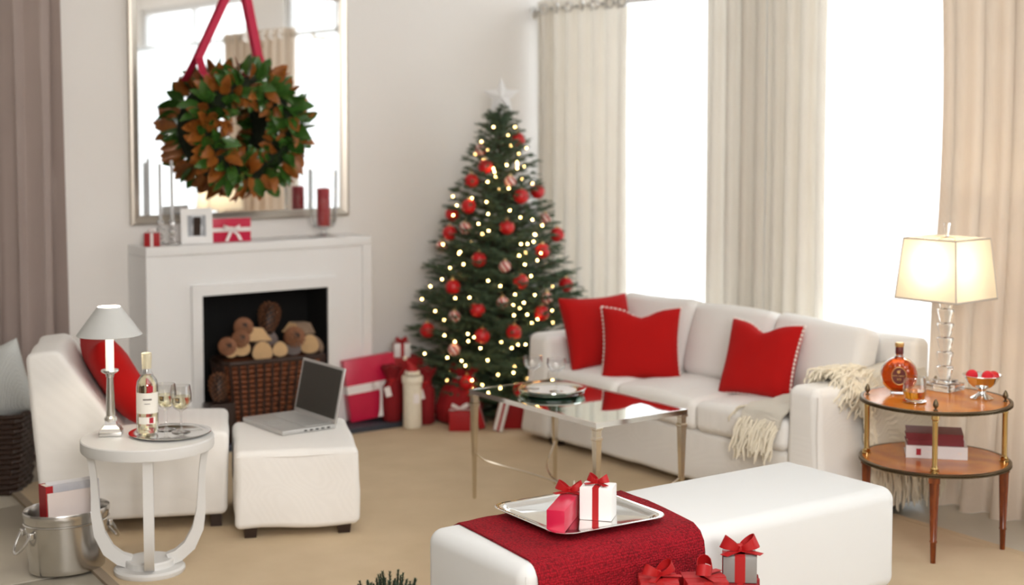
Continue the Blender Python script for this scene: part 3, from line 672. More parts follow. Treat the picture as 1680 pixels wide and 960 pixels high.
# fairy lights: one string, bulbs as parts
fy = thing('fairy_lights', 'string of small warm white fairy lights wound around the tree', 'string lights', (TX, TY, 0))
cb = MB(); pts = []
for k in range(260):
    z = .2 + 1.58*k/259; a = k*.33; r = max(.02, rt(z) - .05); pts.append((r*cos(a), r*sin(a), z))
tube(cb, pts, .0018, 4); link('cable', cb, m_cable, fy)
bm_ = MB(); ball(bm_, (0, 0, 0), .0052, 8, 6)
b0 = link('bulb', bm_, m_bulb, fy)
allb = [(x-TX, y-TY, z) for x, y, z in BULB]
rnd = random.Random(5)
for k in range(34):
    z = .2 + 1.5*rnd.random()**1.3; a = rnd.uniform(-.7, 2.0) if k % 2 else rnd.uniform(2.4, 5.2); r = rt(z)*rnd.uniform(.72, .95); allb.append((r*cos(a), min(r*sin(a), .42), z))
for i, p in enumerate(allb):
    d = V((p[0], p[1], 0)); p = V(p) + (d.normalized()*.012 if i < len(BULB) else V((0, 0, 0)))
    if i == 0: b0.location = p
    else:
        c = b0.copy(); col.objects.link(c); c.parent = fy; c.location = p

# ------------------------------------------------------------------ sofa
so = thing('sofa', 'long white slipcovered three-seat sofa below the windows', 'sofa', (5.30, 5.64, 0))
def wob(amp, sd):
    def f(v, h): return (v[0] + amp*sin(v[1]*9 + sd + v[2]*5), v[1] + amp*.6*sin(v[0]*11 + sd*2), v[2] + amp*sin(v[0]*8 + v[1]*7 + sd))
    return f
def sub(c): return (c[0]-5.30, c[1]-5.64, c[2])
f = MB(); rbox(f, sub((5.30, 5.64, .17)), (.74, 1.84, .26), .03, 3, (2, 14, 3), lambda v, h: (v[0] - .012*max(0, -v[2]/h[2]) + .002*sin(v[1]*17), v[1], v[2] + (.002*sin(v[1]*14) if v[2] < 0 else 0))); link('base_skirt', f, m_slip, so)
def armfn(out):
    def fn(v, h):
        g = max(0, (h[2] - v[2])/(2*h[2])); o = out*.09*g**2.2*(1 if v[1]*out > 0 else 0)
        return (v[0] + .003*sin(v[2]*18) - .012*g, v[1] + o + .003*sin(v[0]*13 + v[2]*9), v[2] + (.008*sin(v[0]*9) if v[2] < -h[2]*.9 else 0))
    return fn
f = MB(); rbox(f, sub((5.30, 6.65, .325)), (.77, .19, .59), .045, 4, (6, 2, 6), armfn(1)); link('arm', f, m_slip, so)
f = MB(); rbox(f, sub((5.30, 4.635, .325)), (.77, .19, .59), .045, 4, (6, 2, 6), armfn(-1)); o_arm = link('arm', f, m_slip, so)
arm_ = o_arm; f = MB(); tube(f, [sub((4.925 - .0, 4.545, .585)), sub((4.918, 4.543, .40)), sub((4.912, 4.528, .20)), sub((4.905, 4.485, .05))], .0035, 6); link('piping', f, m_seam, arm_)
f = MB(); rbox(f, sub((5.645, 5.64, .41)), (.12, 2.19, .75), .04, 4, (2, 12, 6), wob(.003, 2)); link('back_rest', f, m_slip, so)
for k in range(3):
    y = 5.035 + .61*k
    f = MB(); rbox(f, sub((5.20, y, .375)), (.60, .606, .155), .045, 4, (6, 6, 1), lambda v, h, k=k: (v[0] + .003*sin(v[1]*15+k), v[1], v[2] + (.018 if v[2] > 0 else .0)*max(0, 1-(v[0]/h[0])**2)*max(0, 1-(v[1]/h[1])**2) + .003*sin(v[0]*21+v[1]*13+k))); link('seat_cushion', f, m_slip, so)
    bc = axes(sub((5.475, y, .635)), (cos(R(16)), 0, -sin(R(16))), (0, 1, 0), (sin(R(16)), 0, cos(R(16))))
    f = MB(); rbox(f, (0, 0, 0), (.15, .604, .40), .05, 4, (1, 7, 6), lambda v, h, k=k: (v[0] - (.035 if v[0] < 0 else .01)*max(0, 1-(v[1]/h[1])**2)*max(0, 1-(v[2]/h[2])**2) + .003*sin(v[1]*18+v[2]*9+k), v[1] + .004*sin(v[2]*14+k), v[2] + .008*sin(v[1]*7+k*2)*(v[2] > 0)), m=bc); link('back_cushion', f, m_slip, so)
for (x, y) in ((4.98, 6.55), (4.98, 4.70), (5.62, 6.55), (5.62, 4.70)):
    f = MB(); cbox(f, sub((x, y, .02)), (.06, .06, .04)); link('foot', f, m_dark, so, smooth=0)

# pillows
def pillow(label, c, u, v, w, h, t, m, stitch=True, seed=0, name='red_pillow', notch=.0):
    u = V(u).normalized(); n = u.cross(V(v)).normalized(); v = n.cross(u).normalized()   # n faces the viewer side
    root = thing(name, label, 'pillow', c); M = axes((0, 0, 0), u, v, n); N = 16; vs = []; fs = []
    def pos(a, b, s):
        x = w/2*a*(1 - .085*(1 - b*b)); y = h/2*b*(1 - .085*(1 - a*a))
        if b > 0: y -= notch*h*math.exp(-(a*3)**2)*b*b
        q = max(0, (1-a**4)*(1-b**4)); z = s*t/2*q**.42*(1 - .0*abs(a))
        z += s*.004*sin(a*7 + seed)*sin(b*6 + seed*2)*q
        return (x, y, z)
    idx = {}
    for s in (1, -1):
        for i in range(N + 1):
            for j in range(N + 1):
                a, b = sin(pi/2*(-1+2*i/N)), sin(pi/2*(-1+2*j/N)); edge = i in (0, N) or j in (0, N)
                key = (i, j, 0 if edge else s)
                if key not in idx: idx[key] = len(vs); vs.append(pos(a, b, s))
        for i in range(N):
            for j in range(N):
                q = [(i, j), (i+1, j), (i+1, j+1), (i, j+1)]; q = [idx[(a, b, 0 if a in (0, N) or b in (0, N) else s)] for a, b in q]
                fs.append(tuple(q if s > 0 else q[::-1]))
    f = MB().add(vs, fs, M); cb_ = link('cushion_body', f, m, root, smooth=80)
    if stitch:
        f = MB(); K = 19
        for sd in range(4):
            for k in range(K):
                e = -0.97 + 1.94*k/(K-1)
                a, b = ((e, -1), (e, 1), (-1, e), (1, e))[sd]; x, y, z = pos(a, b, 1)
                rbox(f, (0, 0, 0), (.017, .011, .013) if sd < 2 else (.011, .017, .013), .004, 1, m=M @ T(x, y, .002) @ RZ(random.uniform(-.3, .3)))
        o = link('stitching', f, m_stitch, cb_, smooth=0); o['kind'] = 'stuff'
    return root
pillow('red pillow in the corner of the sofa, half behind another red pillow', (5.165, 6.405, .640), (1, -.06, 0), (.0, .36, 1), .46, .42, .15, m_red, False, 1, notch=.0)
pillow('red pillow with cream stitched edge, facing front near the sofa corner', (5.135, 6.01, .622), (.76, -.65, 0), (.13, .16, 1), .43, .40, .15, m_red, True, 2, notch=.10)
pillow('red stitched pillow at the right end of the sofa, near the throw', (5.25, 5.225, .634), (.20, -.98, 0), (.36, .05, 1), .42, .39, .15, m_red, True, 3, notch=.12)

# cream throw with fringe: over the seat front, the right arm and down its side
th = thing('throw_blanket', 'cream fringed throw draped over the right sofa arm', 'throw', (5.35, 4.63, .62))
def tsub(p): return (p[0]-5.35, p[1]-4.63, p[2]-.62)
def cloth(rows, nseg, seed, m, name, thick=.012):
    """rows: list of polylines (world) giving a lofted cloth"""
    rnd = random.Random(seed); nr, nc = len(rows), len(rows[0]); vs = []; fs = []
    for r in range(nr):
        for c_ in range(nc):
            p = rows[r][c_]; vs.append(tsub((p[0] + .004*sin(r*2.1+c_), p[1], p[2] + .006*sin(r*1.7 + c_*1.3 + seed))))
    top = len(vs)
    for r in range(nr):
        for c_ in range(nc):
            i = r*nc + c_; a = V(vs[min(r+1, nr-1)*nc+c_]) - V(vs[max(r-1, 0)*nc+c_]); b = V(vs[r*nc+min(c_+1, nc-1)]) - V(vs[r*nc+max(c_-1, 0)])
            n = a.cross(b); n = n.normalized() if n.length > 1e-9 else V((0, 0, 1)); vs.append(tuple(V(vs[i]) - n*thick))
    for r in range(nr - 1):
        for c_ in range(nc - 1):
            i = r*nc + c_; fs.append((i, i+1, i+nc+1, i+nc)); fs.append((i+top, i+nc+top, i+nc+1+top, i+1+top))
    ring = [c_ for c_ in range(nc)] + [r*nc+nc-1 for r in range(1, nr)] + [(nr-1)*nc + c_ for c_ in range(nc-2, -1, -1)] + [r*nc for r in range(nr-2, 0, -1)]
    for k in range(len(ring)): a, b = ring[k], ring[(k+1) % len(ring)]; fs.append((a, a+top, b+top, b))
    return link(name, MB().add(vs, fs), m, th, smooth=80)
def lerp(a, b, t): return a + (b-a)*t
rows = []
prof_arm = [(4.755, .50), (4.735, .60), (4.715, .645), (4.66, .652), (4.60, .650), (4.548, .638), (4.525, .58), (4.510, .48), (4.49, .36), (4.468, .24)]
for k in range(9):
    u = k/8; x = lerp(5.16, 5.66, u); row = []
    for j, (y, z) in enumerate(prof_arm): row.append((x + .05*(j/9)*(1-u) + .01*sin(j), y - .006*sin(k*1.9 + j*.4) - .006, z + .03*max(0, u-.6)*(j < 5)))
    rows.append(row)
cloth(rows, 0, 1, m_throw, 'arm_drape', .012)
rows = []
for k in range(6):
    u = k/5; y = lerp(4.99, 4.742, u)
    rows.append([(5.16, y - .01, .502 + .05*u), (5.09, y, .488 + .035*u), (5.02, y, .480 + .03*u), (4.95, y, .478 + .015*u), (4.905, y, .458 + .01*u), (4.890, y, .41)])
cloth(rows, 0, 4, m_throw, 'seat_drape', .012)
def fringe(starts, L, name, seed, spread=.012):
    rnd = random.Random(seed); f = MB()
    for (p, d) in starts:
        n = 7; pts = []; q = V(p); dd = V(d).normalized(); l = L*rnd.uniform(.7, 1.1)
        sx, sy = rnd.uniform(-1, 1), rnd.uniform(-1, 1); ph = rnd.uniform(0, 6)
        for k in range(n):
            t = k/(n-1); g = dd*(1 - t) + V((0, 0, -1))*t
            pts.append(V(tsub(q)) + V((sx*spread*t + .006*sin(ph+k*1.7), sy*spread*t*.6 + .004*sin(ph*2+k*1.5), 0))); q = q + g*(l/(n-1))
        rr = rnd.uniform(.004, .0062); tube(f, pts, [rr, rr*1.1, rr, rr*1.15, rr*.95, rr*1.1, rr*.5], 5)
    o = link(name, f, m_cream, th, smooth=60); o['kind'] = 'stuff'; return o
rnd = random.Random(9)
st1 = [((4.888 - rnd.uniform(0, .008), lerp(4.995, 4.75, (k + rnd.random())/60), .425 + rnd.uniform(-.02, .02)), (-.4, 0, -.6)) for k in range(60)]
st1 += [((4.95 + rnd.uniform(-.04, .12), 4.995, .48), (-.2, .8, -.3)) for k in range(14)]
fringe(st1, .18, 'seat_fringe', 2, .03)
st2 = [((lerp(5.19, 5.69, (k + rnd.random())/110), 4.462 - rnd.uniform(0, .012), .26 + rnd.uniform(-.02, .03)), (0, -.15, -1)) for k in range(110)]
fringe(st2, .215, 'side_fringe', 3, .03)
st3 = []
for k in range(320):
    j = rnd.random()*6.6; a = int(j); b = min(a+1, 9); t = j - a
    st3.append(((5.16 + rnd.uniform(-.05, .16), lerp(prof_arm[a][0], prof_arm[b][0], t) - .008, lerp(prof_arm[a][1], prof_arm[b][1], t) + .010 + rnd.random()*.02*(a < 5)), (-1, rnd.uniform(-.6, .6), .35 if a < 4 else -.5)))
fringe(st3, .12, 'arm_fringe', 5, .045)
st4 = []
for k in range(170):
    j = 4.6 + rnd.random()*4.2; a = int(j); b = min(a+1, 9); t = j - a
    st4.append(((5.19 + .05*j/9 + rnd.uniform(-.015, .02), lerp(prof_arm[a][0], prof_arm[b][0], t) - .010, lerp(prof_arm[a][1], prof_arm[b][1], t)), (-.55, -.3, -.6)))
fringe(st4, .13, 'drape_edge_fringe', 6, .02)

# ------------------------------------------------------------------ coffee table
ct = thing('coffee_table', 'mirror-topped coffee table with slender tapered silver legs', 'coffee table', (4.18, 5.365, 0))
hx, hy, zt = .262, .488, .535
f = MB(); box(f, -hx+.012, hx-.012, -hy+.012, hy-.012, zt-.010, zt-.0015); link('glass_top', f, m_tmirror, ct, smooth=0)
f = MB()
for (a, b, c, d) in ((-hx, -hx+.012, -hy, hy), (hx-.012, hx, -hy, hy), (-hx+.012, hx-.012, -hy, -hy+.012), (-hx+.012, hx-.012, hy-.012, hy)): box(f, a, b, c, d, zt-.022, zt)
link('top_rim', f, m_silver, ct, smooth=0)
for sx in (-1, 1):
    for sy in (-1, 1):
        f = MB(); prof = [(.004, 0), (.0075, .006), (.009, .2), (.0115, .225), (.011, .24), (.0175, .455), (.021, .458), (.021, .468), (.0165, .472), (.0165, .50), (.022, .504), (.022, zt-.022)]
        lathe(f, [(r*1.25, z) for r, z in prof], 4, T(sx*(hx-.018), sy*(hy-.018), 0) @ RZ(pi/4)); link('leg', f, m_nickel, ct, smooth=20)
f = MB()
for sx in (-1, 1):
    for sy in (-1, 1): 
        p0 = V((sx*(hx-.022), sy*(hy-.022), .228)); pts = []
        for k in range(13):
            t = k/12; pts.append((p0.x*(1-t)**(1.0) , p0.y*(1-t), .228 - .115*math.sin(t*pi/2)))
            pts[-1] = (p0.x*(1-t)**1.7, p0.y*(1-t)**.6, .224 - .115*t**.5)
        tube(f, pts, .0045, 6)
link('stretcher', f, m_nickel, ct)
f = MB(); lathe(f, [(.004, .10), (.016, .108), (.012, .118), (.005, .124), (.009, .134), (.003, .15)], 10); link('stretcher_finial', f, m_nickel, ct)

# glass plate-tray and coupes
pt = thing('glass_platter', 'round glass platter with a silver rim carrying two coupe glasses', 'platter', (4.185, 5.545, .5355))
f = MB(); lathe(f, [(.12, 0), (.155, .006), (.158, .012), (.157, .018), (.150, .014), (.118, .006)], 48); link('green_glass_base', f, m_plateg, pt)
f = MB(); lathe(f, [(.118, .012), (.160, .022), (.164, .027), (.160, .028), (.117, .0165)], 48, cap=False); link('silver_rim', f, m_silver, pt)
f = MB(); lathe(f, [(.0001, .0125), (.117, .0125), (.117, .0155), (.0001, .0155)], 48); link('plate_well', f, m_paintw, pt)
def coupe(label, loc):
    g = thing('coupe_glass', label, 'glass', loc); f = MB()
    lathe(f, [(.0001, .002), (.032, .0), (.033, .002), (.012, .005), (.0045, .012), (.004, .075), (.006, .088), (.022, .098), (.040, .113), (.046, .132), (.044, .158), (.0425, .158), (.0445, .132), (.038, .115), (.020, .101), (.0001, .0985)], 28, cap=False); link('glass_body', f, m_thin, g, smooth=60)
    return g
coupe('empty coupe glass at the left of the glass platter', (4.115, 5.605, .552))
coupe('empty coupe glass at the right of the glass platter', (4.165, 5.485, .552))

# ------------------------------------------------------------------ bench, runner, tray, gifts
bn = thing('bench_ottoman', 'long white upholstered bench across the foreground', 'bench', (3.53, 3.945, 0))
BX, BY, BZ = 1.76, .58, .44
f = MB(); rbox(f, (0, 0, .245), (BX, BY, .39), .05, 5, (10, 4, 3), lambda v, h: (v[0], v[1], v[2] + (.012*max(0, 1-(v[0]/h[0])**2)*max(0, 1-(v[1]/h[1])**2) if v[2] > 0 else 0))); link('upholstery', f, m_bench, bn)
f = MB(); tube(f, [(-BX/2+.018, -BY/2+.0115, z) for z in (.06, .2, .41)], .0025, 6); link('corner_seam', f, m_bench, bn)
for sx in (-1, 1):
    for sy in (-1, 1):
        f = MB(); cbox(f, (sx*(BX/2-.09), sy*(BY/2-.09), .027), (.06, .06, .054)); link('foot', f, m_dark, bn, smooth=0)
ru = MB(); rows = []
def ztop(x, y):
    return .4405 + .012*max(0, 1-((x-3.53)/.88)**2)*max(0, 1-((y-3.945)/.29)**2)
path = [(4.245, .20), (4.243, .33), (4.240, .39), (4.225, .425), (4.19, None), (4.10, None), (4.0, None), (3.9, None), (3.8, None), (3.71, None), (3.675, .428), (3.655, .405), (3.648, .37), (3.645, .28), (3.643, .17), (3.642, .07)]
N = 18
for top in (0, 1):
    for (y, z) in path:
        s = (4.22 - y)/.58
        xa = lerp(2.765, 2.70, s); xb = lerp(3.49, 3.40, s)
        for k in range(N + 1):
            x = lerp(xa, xb, k/N); yy = y
            zz = ztop(x, y) if z is None else z
            off = .0015 if not top else .0085
            if z is not None and z < .41: yy += (off if y > 4 else -off); yy += (-.006*sin(x*14) if y < 4 and z < .35 else 0)
            elif z is not None: yy += (off*.7 if y > 4 else -off*.7); zz += off*.7
            else: zz += off
            ru.v.append((x, yy, zz + (.0015*sin(x*40 + y*30) if top else 0)))
n1 = N + 1; P = len(path); half = P*n1
for r in range(P - 1):
    for k in range(N):
        i = r*n1 + k; ru.f.append((i, i+n1, i+n1+1, i+1)); ru.f.append((half+i, half+i+1, half+i+n1+1, half+i+n1))
for r in range(P - 1):
    for k in (0, N): i = r*n1 + k; ru.f.append((i, i+n1, half+i+n1, half+i) if k else (i, half+i, half+i+n1, i+n1))
for r in (0, P - 1):
    for k in range(N): i = r*n1 + k; ru.f.append((i, i+1, half+i+1, half+i))
solo('table_runner', ru, m_runner, 'crimson knitted runner draped across the white bench', 'runner', smooth=70)
# rectangular silver tray
ty = thing('serving_tray', 'rectangular polished silver tray on the crimson runner', 'tray', (3.125, 3.985, .462), R(-3))
def rrect(w, h, r, n=6):
    o = []
    for (cx, cy, a0) in ((w/2-r, h/2-r, 0), (-w/2+r, h/2-r, 90), (-w/2+r, -h/2+r, 180), (w/2-r, -h/2+r, 270)):
        for k in range(n + 1): a = R(a0 + 90*k/n); o.append((cx + r*cos(a), cy + r*sin(a)))
    return o
def loft(mb, rings, capb=True, capt=True):
    n = len(rings[0]); b = len(mb.v)
    for rg_ in rings: mb.v += list(rg_)
    for k in range(len(rings)-1):
        for i in range(n): j = (i+1) % n; mb.f.append((b+k*n+i, b+k*n+j, b+(k+1)*n+j, b+(k+1)*n+i))
    if capb: mb.f.append(tuple(b+i for i in range(n))[::-1])
    if capt: mb.f.append(tuple(b+(len(rings)-1)*n+i for i in range(n)))
f = MB(); R3 = lambda w, h, r, z: [(x, y, z) for x, y in rrect(w, h, r)]
loft(f, [R3(.36, .36, .03, 0), R3(.385, .385, .04, .004), R3(.455, .455, .065, .015), R3(.462, .462, .068, .018), R3(.455, .455, .065, .0195), R3(.392, .392, .043, .012), R3(.385, .385, .040, .0085), R3(.372, .372, .034, .006), R3(.364, .364, .03, .0045)])
link('tray_body', f, m_silver, ty, smooth=50)
gift('gift_box', 'white square present with a red ribbon bow on the silver tray', (.112, .095, .112), (3.155, 3.915, .4668), R(-50), m_paper_w, m_rib_r, .022, .036, cross=False, along='Y', bang=R(-10), bowtails=True)
gift('gift_box', 'long glossy crimson present lying on the silver tray', (.062, .30, .075), (3.035, 3.945, .4668), R(-50), m_paper_r2, m_rib_r, .025, .045, cross=False, along='X', bang=R(5), boff=(0, .075))

# foreground gifts standing on the floor before the bench
ga = gift('tall_gift_box', 'leftmost red gift box with red bow in front of the bench', (.125, .11, .365), (3.093, 3.528, -.0), R(-36), m_paper_r, m_rib_r, .026, .056, bang=R(35))
gb = gift('tall_gift_box', 'middle red gift box with red bow in front of the bench', (.135, .12, .365), (3.220, 3.450, -.0), R(-30), m_paper_r, m_rib_r, .028, .060, bang=R(75))
gift('gift_box', 'plain dark red box on the floor under the grey gift box', (.13, .12, .315), (3.408, 3.482, -.0), R(-42), m_paper_d, m_rib_r, .02, 0)
gg = gift('gift_box', 'silver-grey gift box with red bow in front of the bench', (.110, .10, .086), (3.408, 3.482, .3164), R(-42), m_paper_g, m_rib_r, .034, .058, bang=R(12))
for par, hy_, px_ in ((ga, .055, .035), (gb, .060, .012)):
    M_ = T(px_, -hy_ - .002, .325) @ RX(pi/2)
    f = MB(); lathe(f, [(.0001, 0), (.017, 0), (.017, .001), (.0001, .001)], 24, M_, sy=1.3); tg_ = link('gift_tag', f, m_paper_r2, par)
    f = MB(); tube(f, [M_ @ V((.017*cos(2*pi*k/24), .022*sin(2*pi*k/24), .0012)) for k in range(24)], .0011, 5, True); link('white_edge', f, m_rib_w, tg_)
# little potted fir in the foreground
pf = thing('potted_fir', 'small dark green potted fir in the foreground left of the bench', 'plant', (2.350, 3.97, -.012))
f = MB(); lathe(f, [(.07, 0), (.095, .16), (.10, .17), (.10, .19), (.085, .19), (.08, .15)], 24); link('pot', f, m_zinc, pf)
nv, nf = [], []; rnd = random.Random(31); br = MB()
for k in range(62):
    a = k*2.39996; rr = math.sqrt((k + .5)/62)*.128; h = .315 + .085*(1 - (rr/.14)**2) + rnd.uniform(-.03, .025)
    p0 = V((rr*.4*cos(a), rr*.4*sin(a), .17)); p1 = V((rr*cos(a), rr*sin(a), h)); tube(br, [p0, p1], [.003, .0015], 4)
    q = p0.lerp(p1, .3); twig(q, p1 - q, (p1-q).length, .0165, .0020, 5)
link('stems', br, m_trunk, pf); o = link('needles', MB().add(nv, nf), m_needle2, pf, smooth=0); o['kind'] = 'stuff'

# ------------------------------------------------------------------ slipper chair, pillow, laptop ottoman
CA = R(-24)
ch = thing('slipper_chair', 'armless white slipcovered chair left of the laptop ottoman', 'chair', (2.52, 6.157, 0), CA)
def rounded_prism(poly, depth, r, ny=6):
    """profile (a,z) swept along +n with softened ends"""
    mb = MB(); n = len(poly); cx = sum(p[0] for p in poly)/n; cz = sum(p[1] for p in poly)/n; ds = []
    for k in range(5): t = k/4*pi/2; ds.append((r*(1-sin(t)), r*(1-cos(t)))) if False else ds.append((r*(1 - cos(pi/2*k/4)) , r*(1 - sin(pi/2*k/4))))
    rings = []
    def inset(e):
        out = []
        for i in range(n):
            a, b, c = V((*poly[i-1], 0)), V((*poly[i], 0)), V((*poly[(i+1) % n], 0)); t = ((b-a).normalized() + (c-b).normalized()); t = t.normalized() if t.length > 1e-6 else (c-b).normalized()
            nn = V((-t.y, t.x, 0)); out.append((b.x + nn.x*e, b.y + nn.y*e))
        return out
    seq = [(d0, e) for d0, e in ds] + [(depth*k/ny, 0) for k in range(1, ny)] + [(depth - d0, e) for d0, e in ds[::-1]]
    seq = [(d, e) for d, e in seq]
    for d, e in sorted(seq): rings.append([(x, d, z) for x, z in inset(e)])
    loft(mb, rings); return mb
def smooth_poly(pts, r, n=4):
    out = []
    for i in range(len(pts)):
        a, b, c = V((*pts[i-1], 0)), V((*pts[i], 0)), V((*pts[(i+1) % len(pts)], 0)); l = min(r, (a-b).length*.45, (c-b).length*.45)
        p, q = b + (a-b).normalized()*l, b + (c-b).normalized()*l
        for k in range(n + 1): t = k/n; w = p*(1-t)**2 + b*2*t*(1-t) + q*t*t; out.append((w.x, w.y))
    return out
poly = smooth_poly([(-.55, .055), (.245, .055), (.262, .44), (-.205, .455), (-.465, .83), (-.605, .815), (-.575, .40)], .036)
f = rounded_prism(poly, .56, .024)
for i, v in enumerate(f.v):
    g = max(0, .35 - v[2]); f.v[i] = (v[0] + .004*sin(v[1]*22 + v[2]*7), v[1] + .006*sin(v[0]*13 + v[2]*6)*(1 + g*2), v[2] + (.008*sin(v[0]*10) if v[2] < .08 else 0))
scv = link('slipcover', f, m_slip, ch, smooth=50)
for a, n_ in ((-.48, .07), (.20, .07), (-.48, .49), (.20, .49)):
    f = MB(); cbox(f, (a, n_, .03), (.05, .05, .06)); link('leg', f, m_dark, ch, smooth=0)
d = V((cos(CA), sin(CA), 0)); nn = V((-sin(CA), cos(CA), 0)); O = V((2.52, 6.157, 0))
pc = O + d*(-.235) + nn*.235 + V((0, 0, .665))
pillow('red pillow propped on the white slipper chair', tuple(pc), tuple(-nn + d*.22), tuple(V((0, 0, 1)) - d*.60), .48, .45, .17, m_red, False, 6)
ot = thing('slipcovered_ottoman', 'square white slipcovered ottoman with the laptop on it', 'ottoman', (3.076, 6.05, 0), CA)
f = MB(); rbox(f, (0, 0, .215), (.54, .67, .35), .030, 4, (6, 7, 5), lambda v, h: (v[0]*(1 + .012*(v[2] < 0)) + .003*sin(v[1]*14+v[2]*11), v[1]*(1+.01*(v[2] < 0)) + .004*sin(v[0]*16 + v[2]*9), v[2] + (.006*sin(v[0]*13+v[1]*9) if v[2] < 0 else .0)))
link('slipcover', f, m_slip, ot)
f = MB(); tube(f, [(-.262, -.333, .365), (0, -.337, .362), (.262, -.333, .365)], .003, 6); link('seam', f, m_slip, ot)
for sx in (-1, 1):
    for sy in (-1, 1):
        f = MB(); lathe(f, [(.036, 0), (.044, .05)], 4, T(sx*.205, sy*.28, 0) @ RZ(pi/4)); link('foot', f, m_dark, ot, smooth=20)
lp = thing('laptop', 'open silver laptop with a dark screen on the white ottoman', 'laptop', (3.142, 6.225, .3905), R(-90 + 1))
# local: x = width, +y = hinge side (world +X)
LW, LD = .405, .28
f = MB(); rbox(f, (0, 0, .012), (LW, LD, .022), .006, 2); link('base', f, m_lapt, lp)
f = MB(); cbox(f, (0, .055, .0235), (LW*.86, LD*.44, .0012)); link('keyboard_well', f, m_key, lp, smooth=0)
kb = MB()
for r in range(5):
    for c in range(13): cbox(kb, (-LW*.4 + LW*.8*c/12, .005 + .025*r, .0245), (.020, .019, .0022))
o = link('keys', kb, m_lapt, lp, smooth=0); o['kind'] = 'stuff'
f = MB(); cbox(f, (0, -.082, .0234), (.095, .06, .0008)); link('trackpad', f, m_key, lp, smooth=0)
f = MB()
for k in range(5): cbox(f, (LW/2, .10 - .030*k, .012), (.0015, .016, .007))
link('ports', f, m_port, lp, smooth=0)
base_ = [c for c in lp.children if c.name.startswith('base')][0]
for c in list(lp.children):
    if c is not base_: c.parent = base_
LM = T(0, LD/2-.006, .022) @ RX(R(-12)); hh = .262
f = MB(); rbox(f, (0, .006, hh/2), (LW, .010, hh), .004, 2, m=LM); lid_ = link('lid', f, m_lapt, lp)
f = MB(); cbox(f, (0, .0005, hh/2 + .004), (LW-.03, .0015, hh-.032), LM); link('screen', f, m_screen, lid_, smooth=0)
f = MB(); tube(f, [(-LW*.38, LD/2-.004, .024), (LW*.38, LD/2-.004, .024)], .006, 8); link('hinge', f, m_lapt, lp)

# ------------------------------------------------------------------ fireplace basket, logs, cones
bk = thing('log_basket', 'dark woven basket of logs and pine cones in the fireplace', 'basket', (3.76, 7.70, .022), R(-4))
bw0, bd0, bw1, bd1, bh = .245, .105, .298, .135, .43
def ringpts(w, h, z, n, amp=0.0, ph=0):
    rr = rrect(2*w, 2*h, .05, 4); out = []; per = 0; L = [0]
    for i in range(len(rr)): a = V((*rr[i], 0)); b = V((*rr[(i+1) % len(rr)], 0)); L.append(L[-1] + (b-a).length)
    for k in range(n):
        t = L[-1]*k/n; i = max(j for j in range(len(rr)) if L[j] <= t); a = V((*rr[i], 0)); b = V((*rr[(i+1) % len(rr)], 0)); p = a.lerp(b, (t-L[i])/max(1e-9, L[i+1]-L[i]))
        e = (b-a).normalized(); nrm = V((e.y, -e.x, 0)); out.append(p + nrm*(amp*(1 if (k + ph) % 2 else -1)) + V((0, 0, z)))
    return out
NS = 34; NR = 15
for r in range(NR):
    t = (r + .5)/NR; f = MB(); tube(f, ringpts(lerp(bw0, bw1, t), lerp(bd0, bd1, t), bh*t, NS, .0045, r), .0115, 6, True); link('weaver', f, m_wickerr, bk)
s0 = ringpts(bw0 + .009, bd0 + .009, .0, NS); s1 = ringpts(bw1 + .009, bd1 + .009, bh, NS)
for k in range(NS):
    f = MB(); tube(f, [s0[k], s1[k]], .010, 6); link('stake', f, m_wicker, bk)
f = MB(); tube(f, ringpts(bw1, bd1, bh + .005, NS), .017, 8, True); link('rim', f, m_wicker, bk)
f = MB(); loft(f, [[(x*.93, y*.93, .006) for x, y in rrect(2*bw0, 2*bd0, .05, 4)], [(x, y, .30) for x, y in rrect(2*bw0*.98, 2*bd0*.94, .05, 4)]]); link('lining', f, m_black, bk)
f = MB(); tube(f, [(-bw1-.01, .04, bh-.03), (-bw1-.035, .02, bh-.08), (-bw1-.03, -.03, bh-.09), (-bw1-.005, -.05, bh-.03)], .009, 6); link('handle', f, m_wicker, bk)
def bpx(x, y): return 3.43 + (x-365)*.00383, .477 + (587-y)*.0034 - (x-440)*.00036
def log(label, px, py, r, L, yaw, pitch=0.0, Y=7.64, half=False, mb_=None):
    x, z = bpx(px, py); g = thing('firewood_log', label, 'log', (x, Y, z)); g.rotation_euler = (R(pitch), 0, R(yaw))
    prof = [(r*cos(a)*(1+.06*sin(3*a)), r*sin(a)*(1+.06*sin(3*a))) for a in [2*pi*k/14 for k in range(14)]] if not half else [(-r*1.2, .3*r), (r*1.2, .35*r), (r*.5, -.7*r), (-.3*r, -.8*r)]
    f = MB(); prism(f, prof, L, Mx.Rotation(-pi/2, 4, 'X') @ T(0, 0, 0)); bk_ = link('log_body', f, mb_ or m_bark, g, smooth=30)
    f = MB(); q = [(a*.94, b*.94) for a, b in prof]; prism(f, q, .006, Mx.Rotation(-pi/2, 4, 'X') @ T(0, 0, -.004)); link('cut_end', f, m_logend if not mb_ else m_greybark, bk_, smooth=0)
log('wide split log at the top centre of the fireplace basket', 428, 556, .075, .17, -8, -12, 7.66, True)
log('small round log end left of centre, above the basket rim', 399, 573, .050, .16, -12, 0, 7.625)
log('pale round log end lying wide at the centre of the basket rim', 431, 579, .060, .16, -20, 0, 7.615)
log('narrow upright log end right of centre in the basket', 460, 575, .045, .15, -22, -8, 7.615)
log('grey-barked log between the narrow log and the chunky right log', 484, 573, .045, .15, -25, 0, 7.63, mb_=m_greybark)
log('grey-barked log behind the narrow log, under the tall pine cone', 456, 560, .040, .14, -20, 0, 7.70, mb_=m_greybark)
log('chunky pale log at the right end of the basket', 512, 567, .058, .15, -38, -14, 7.635)
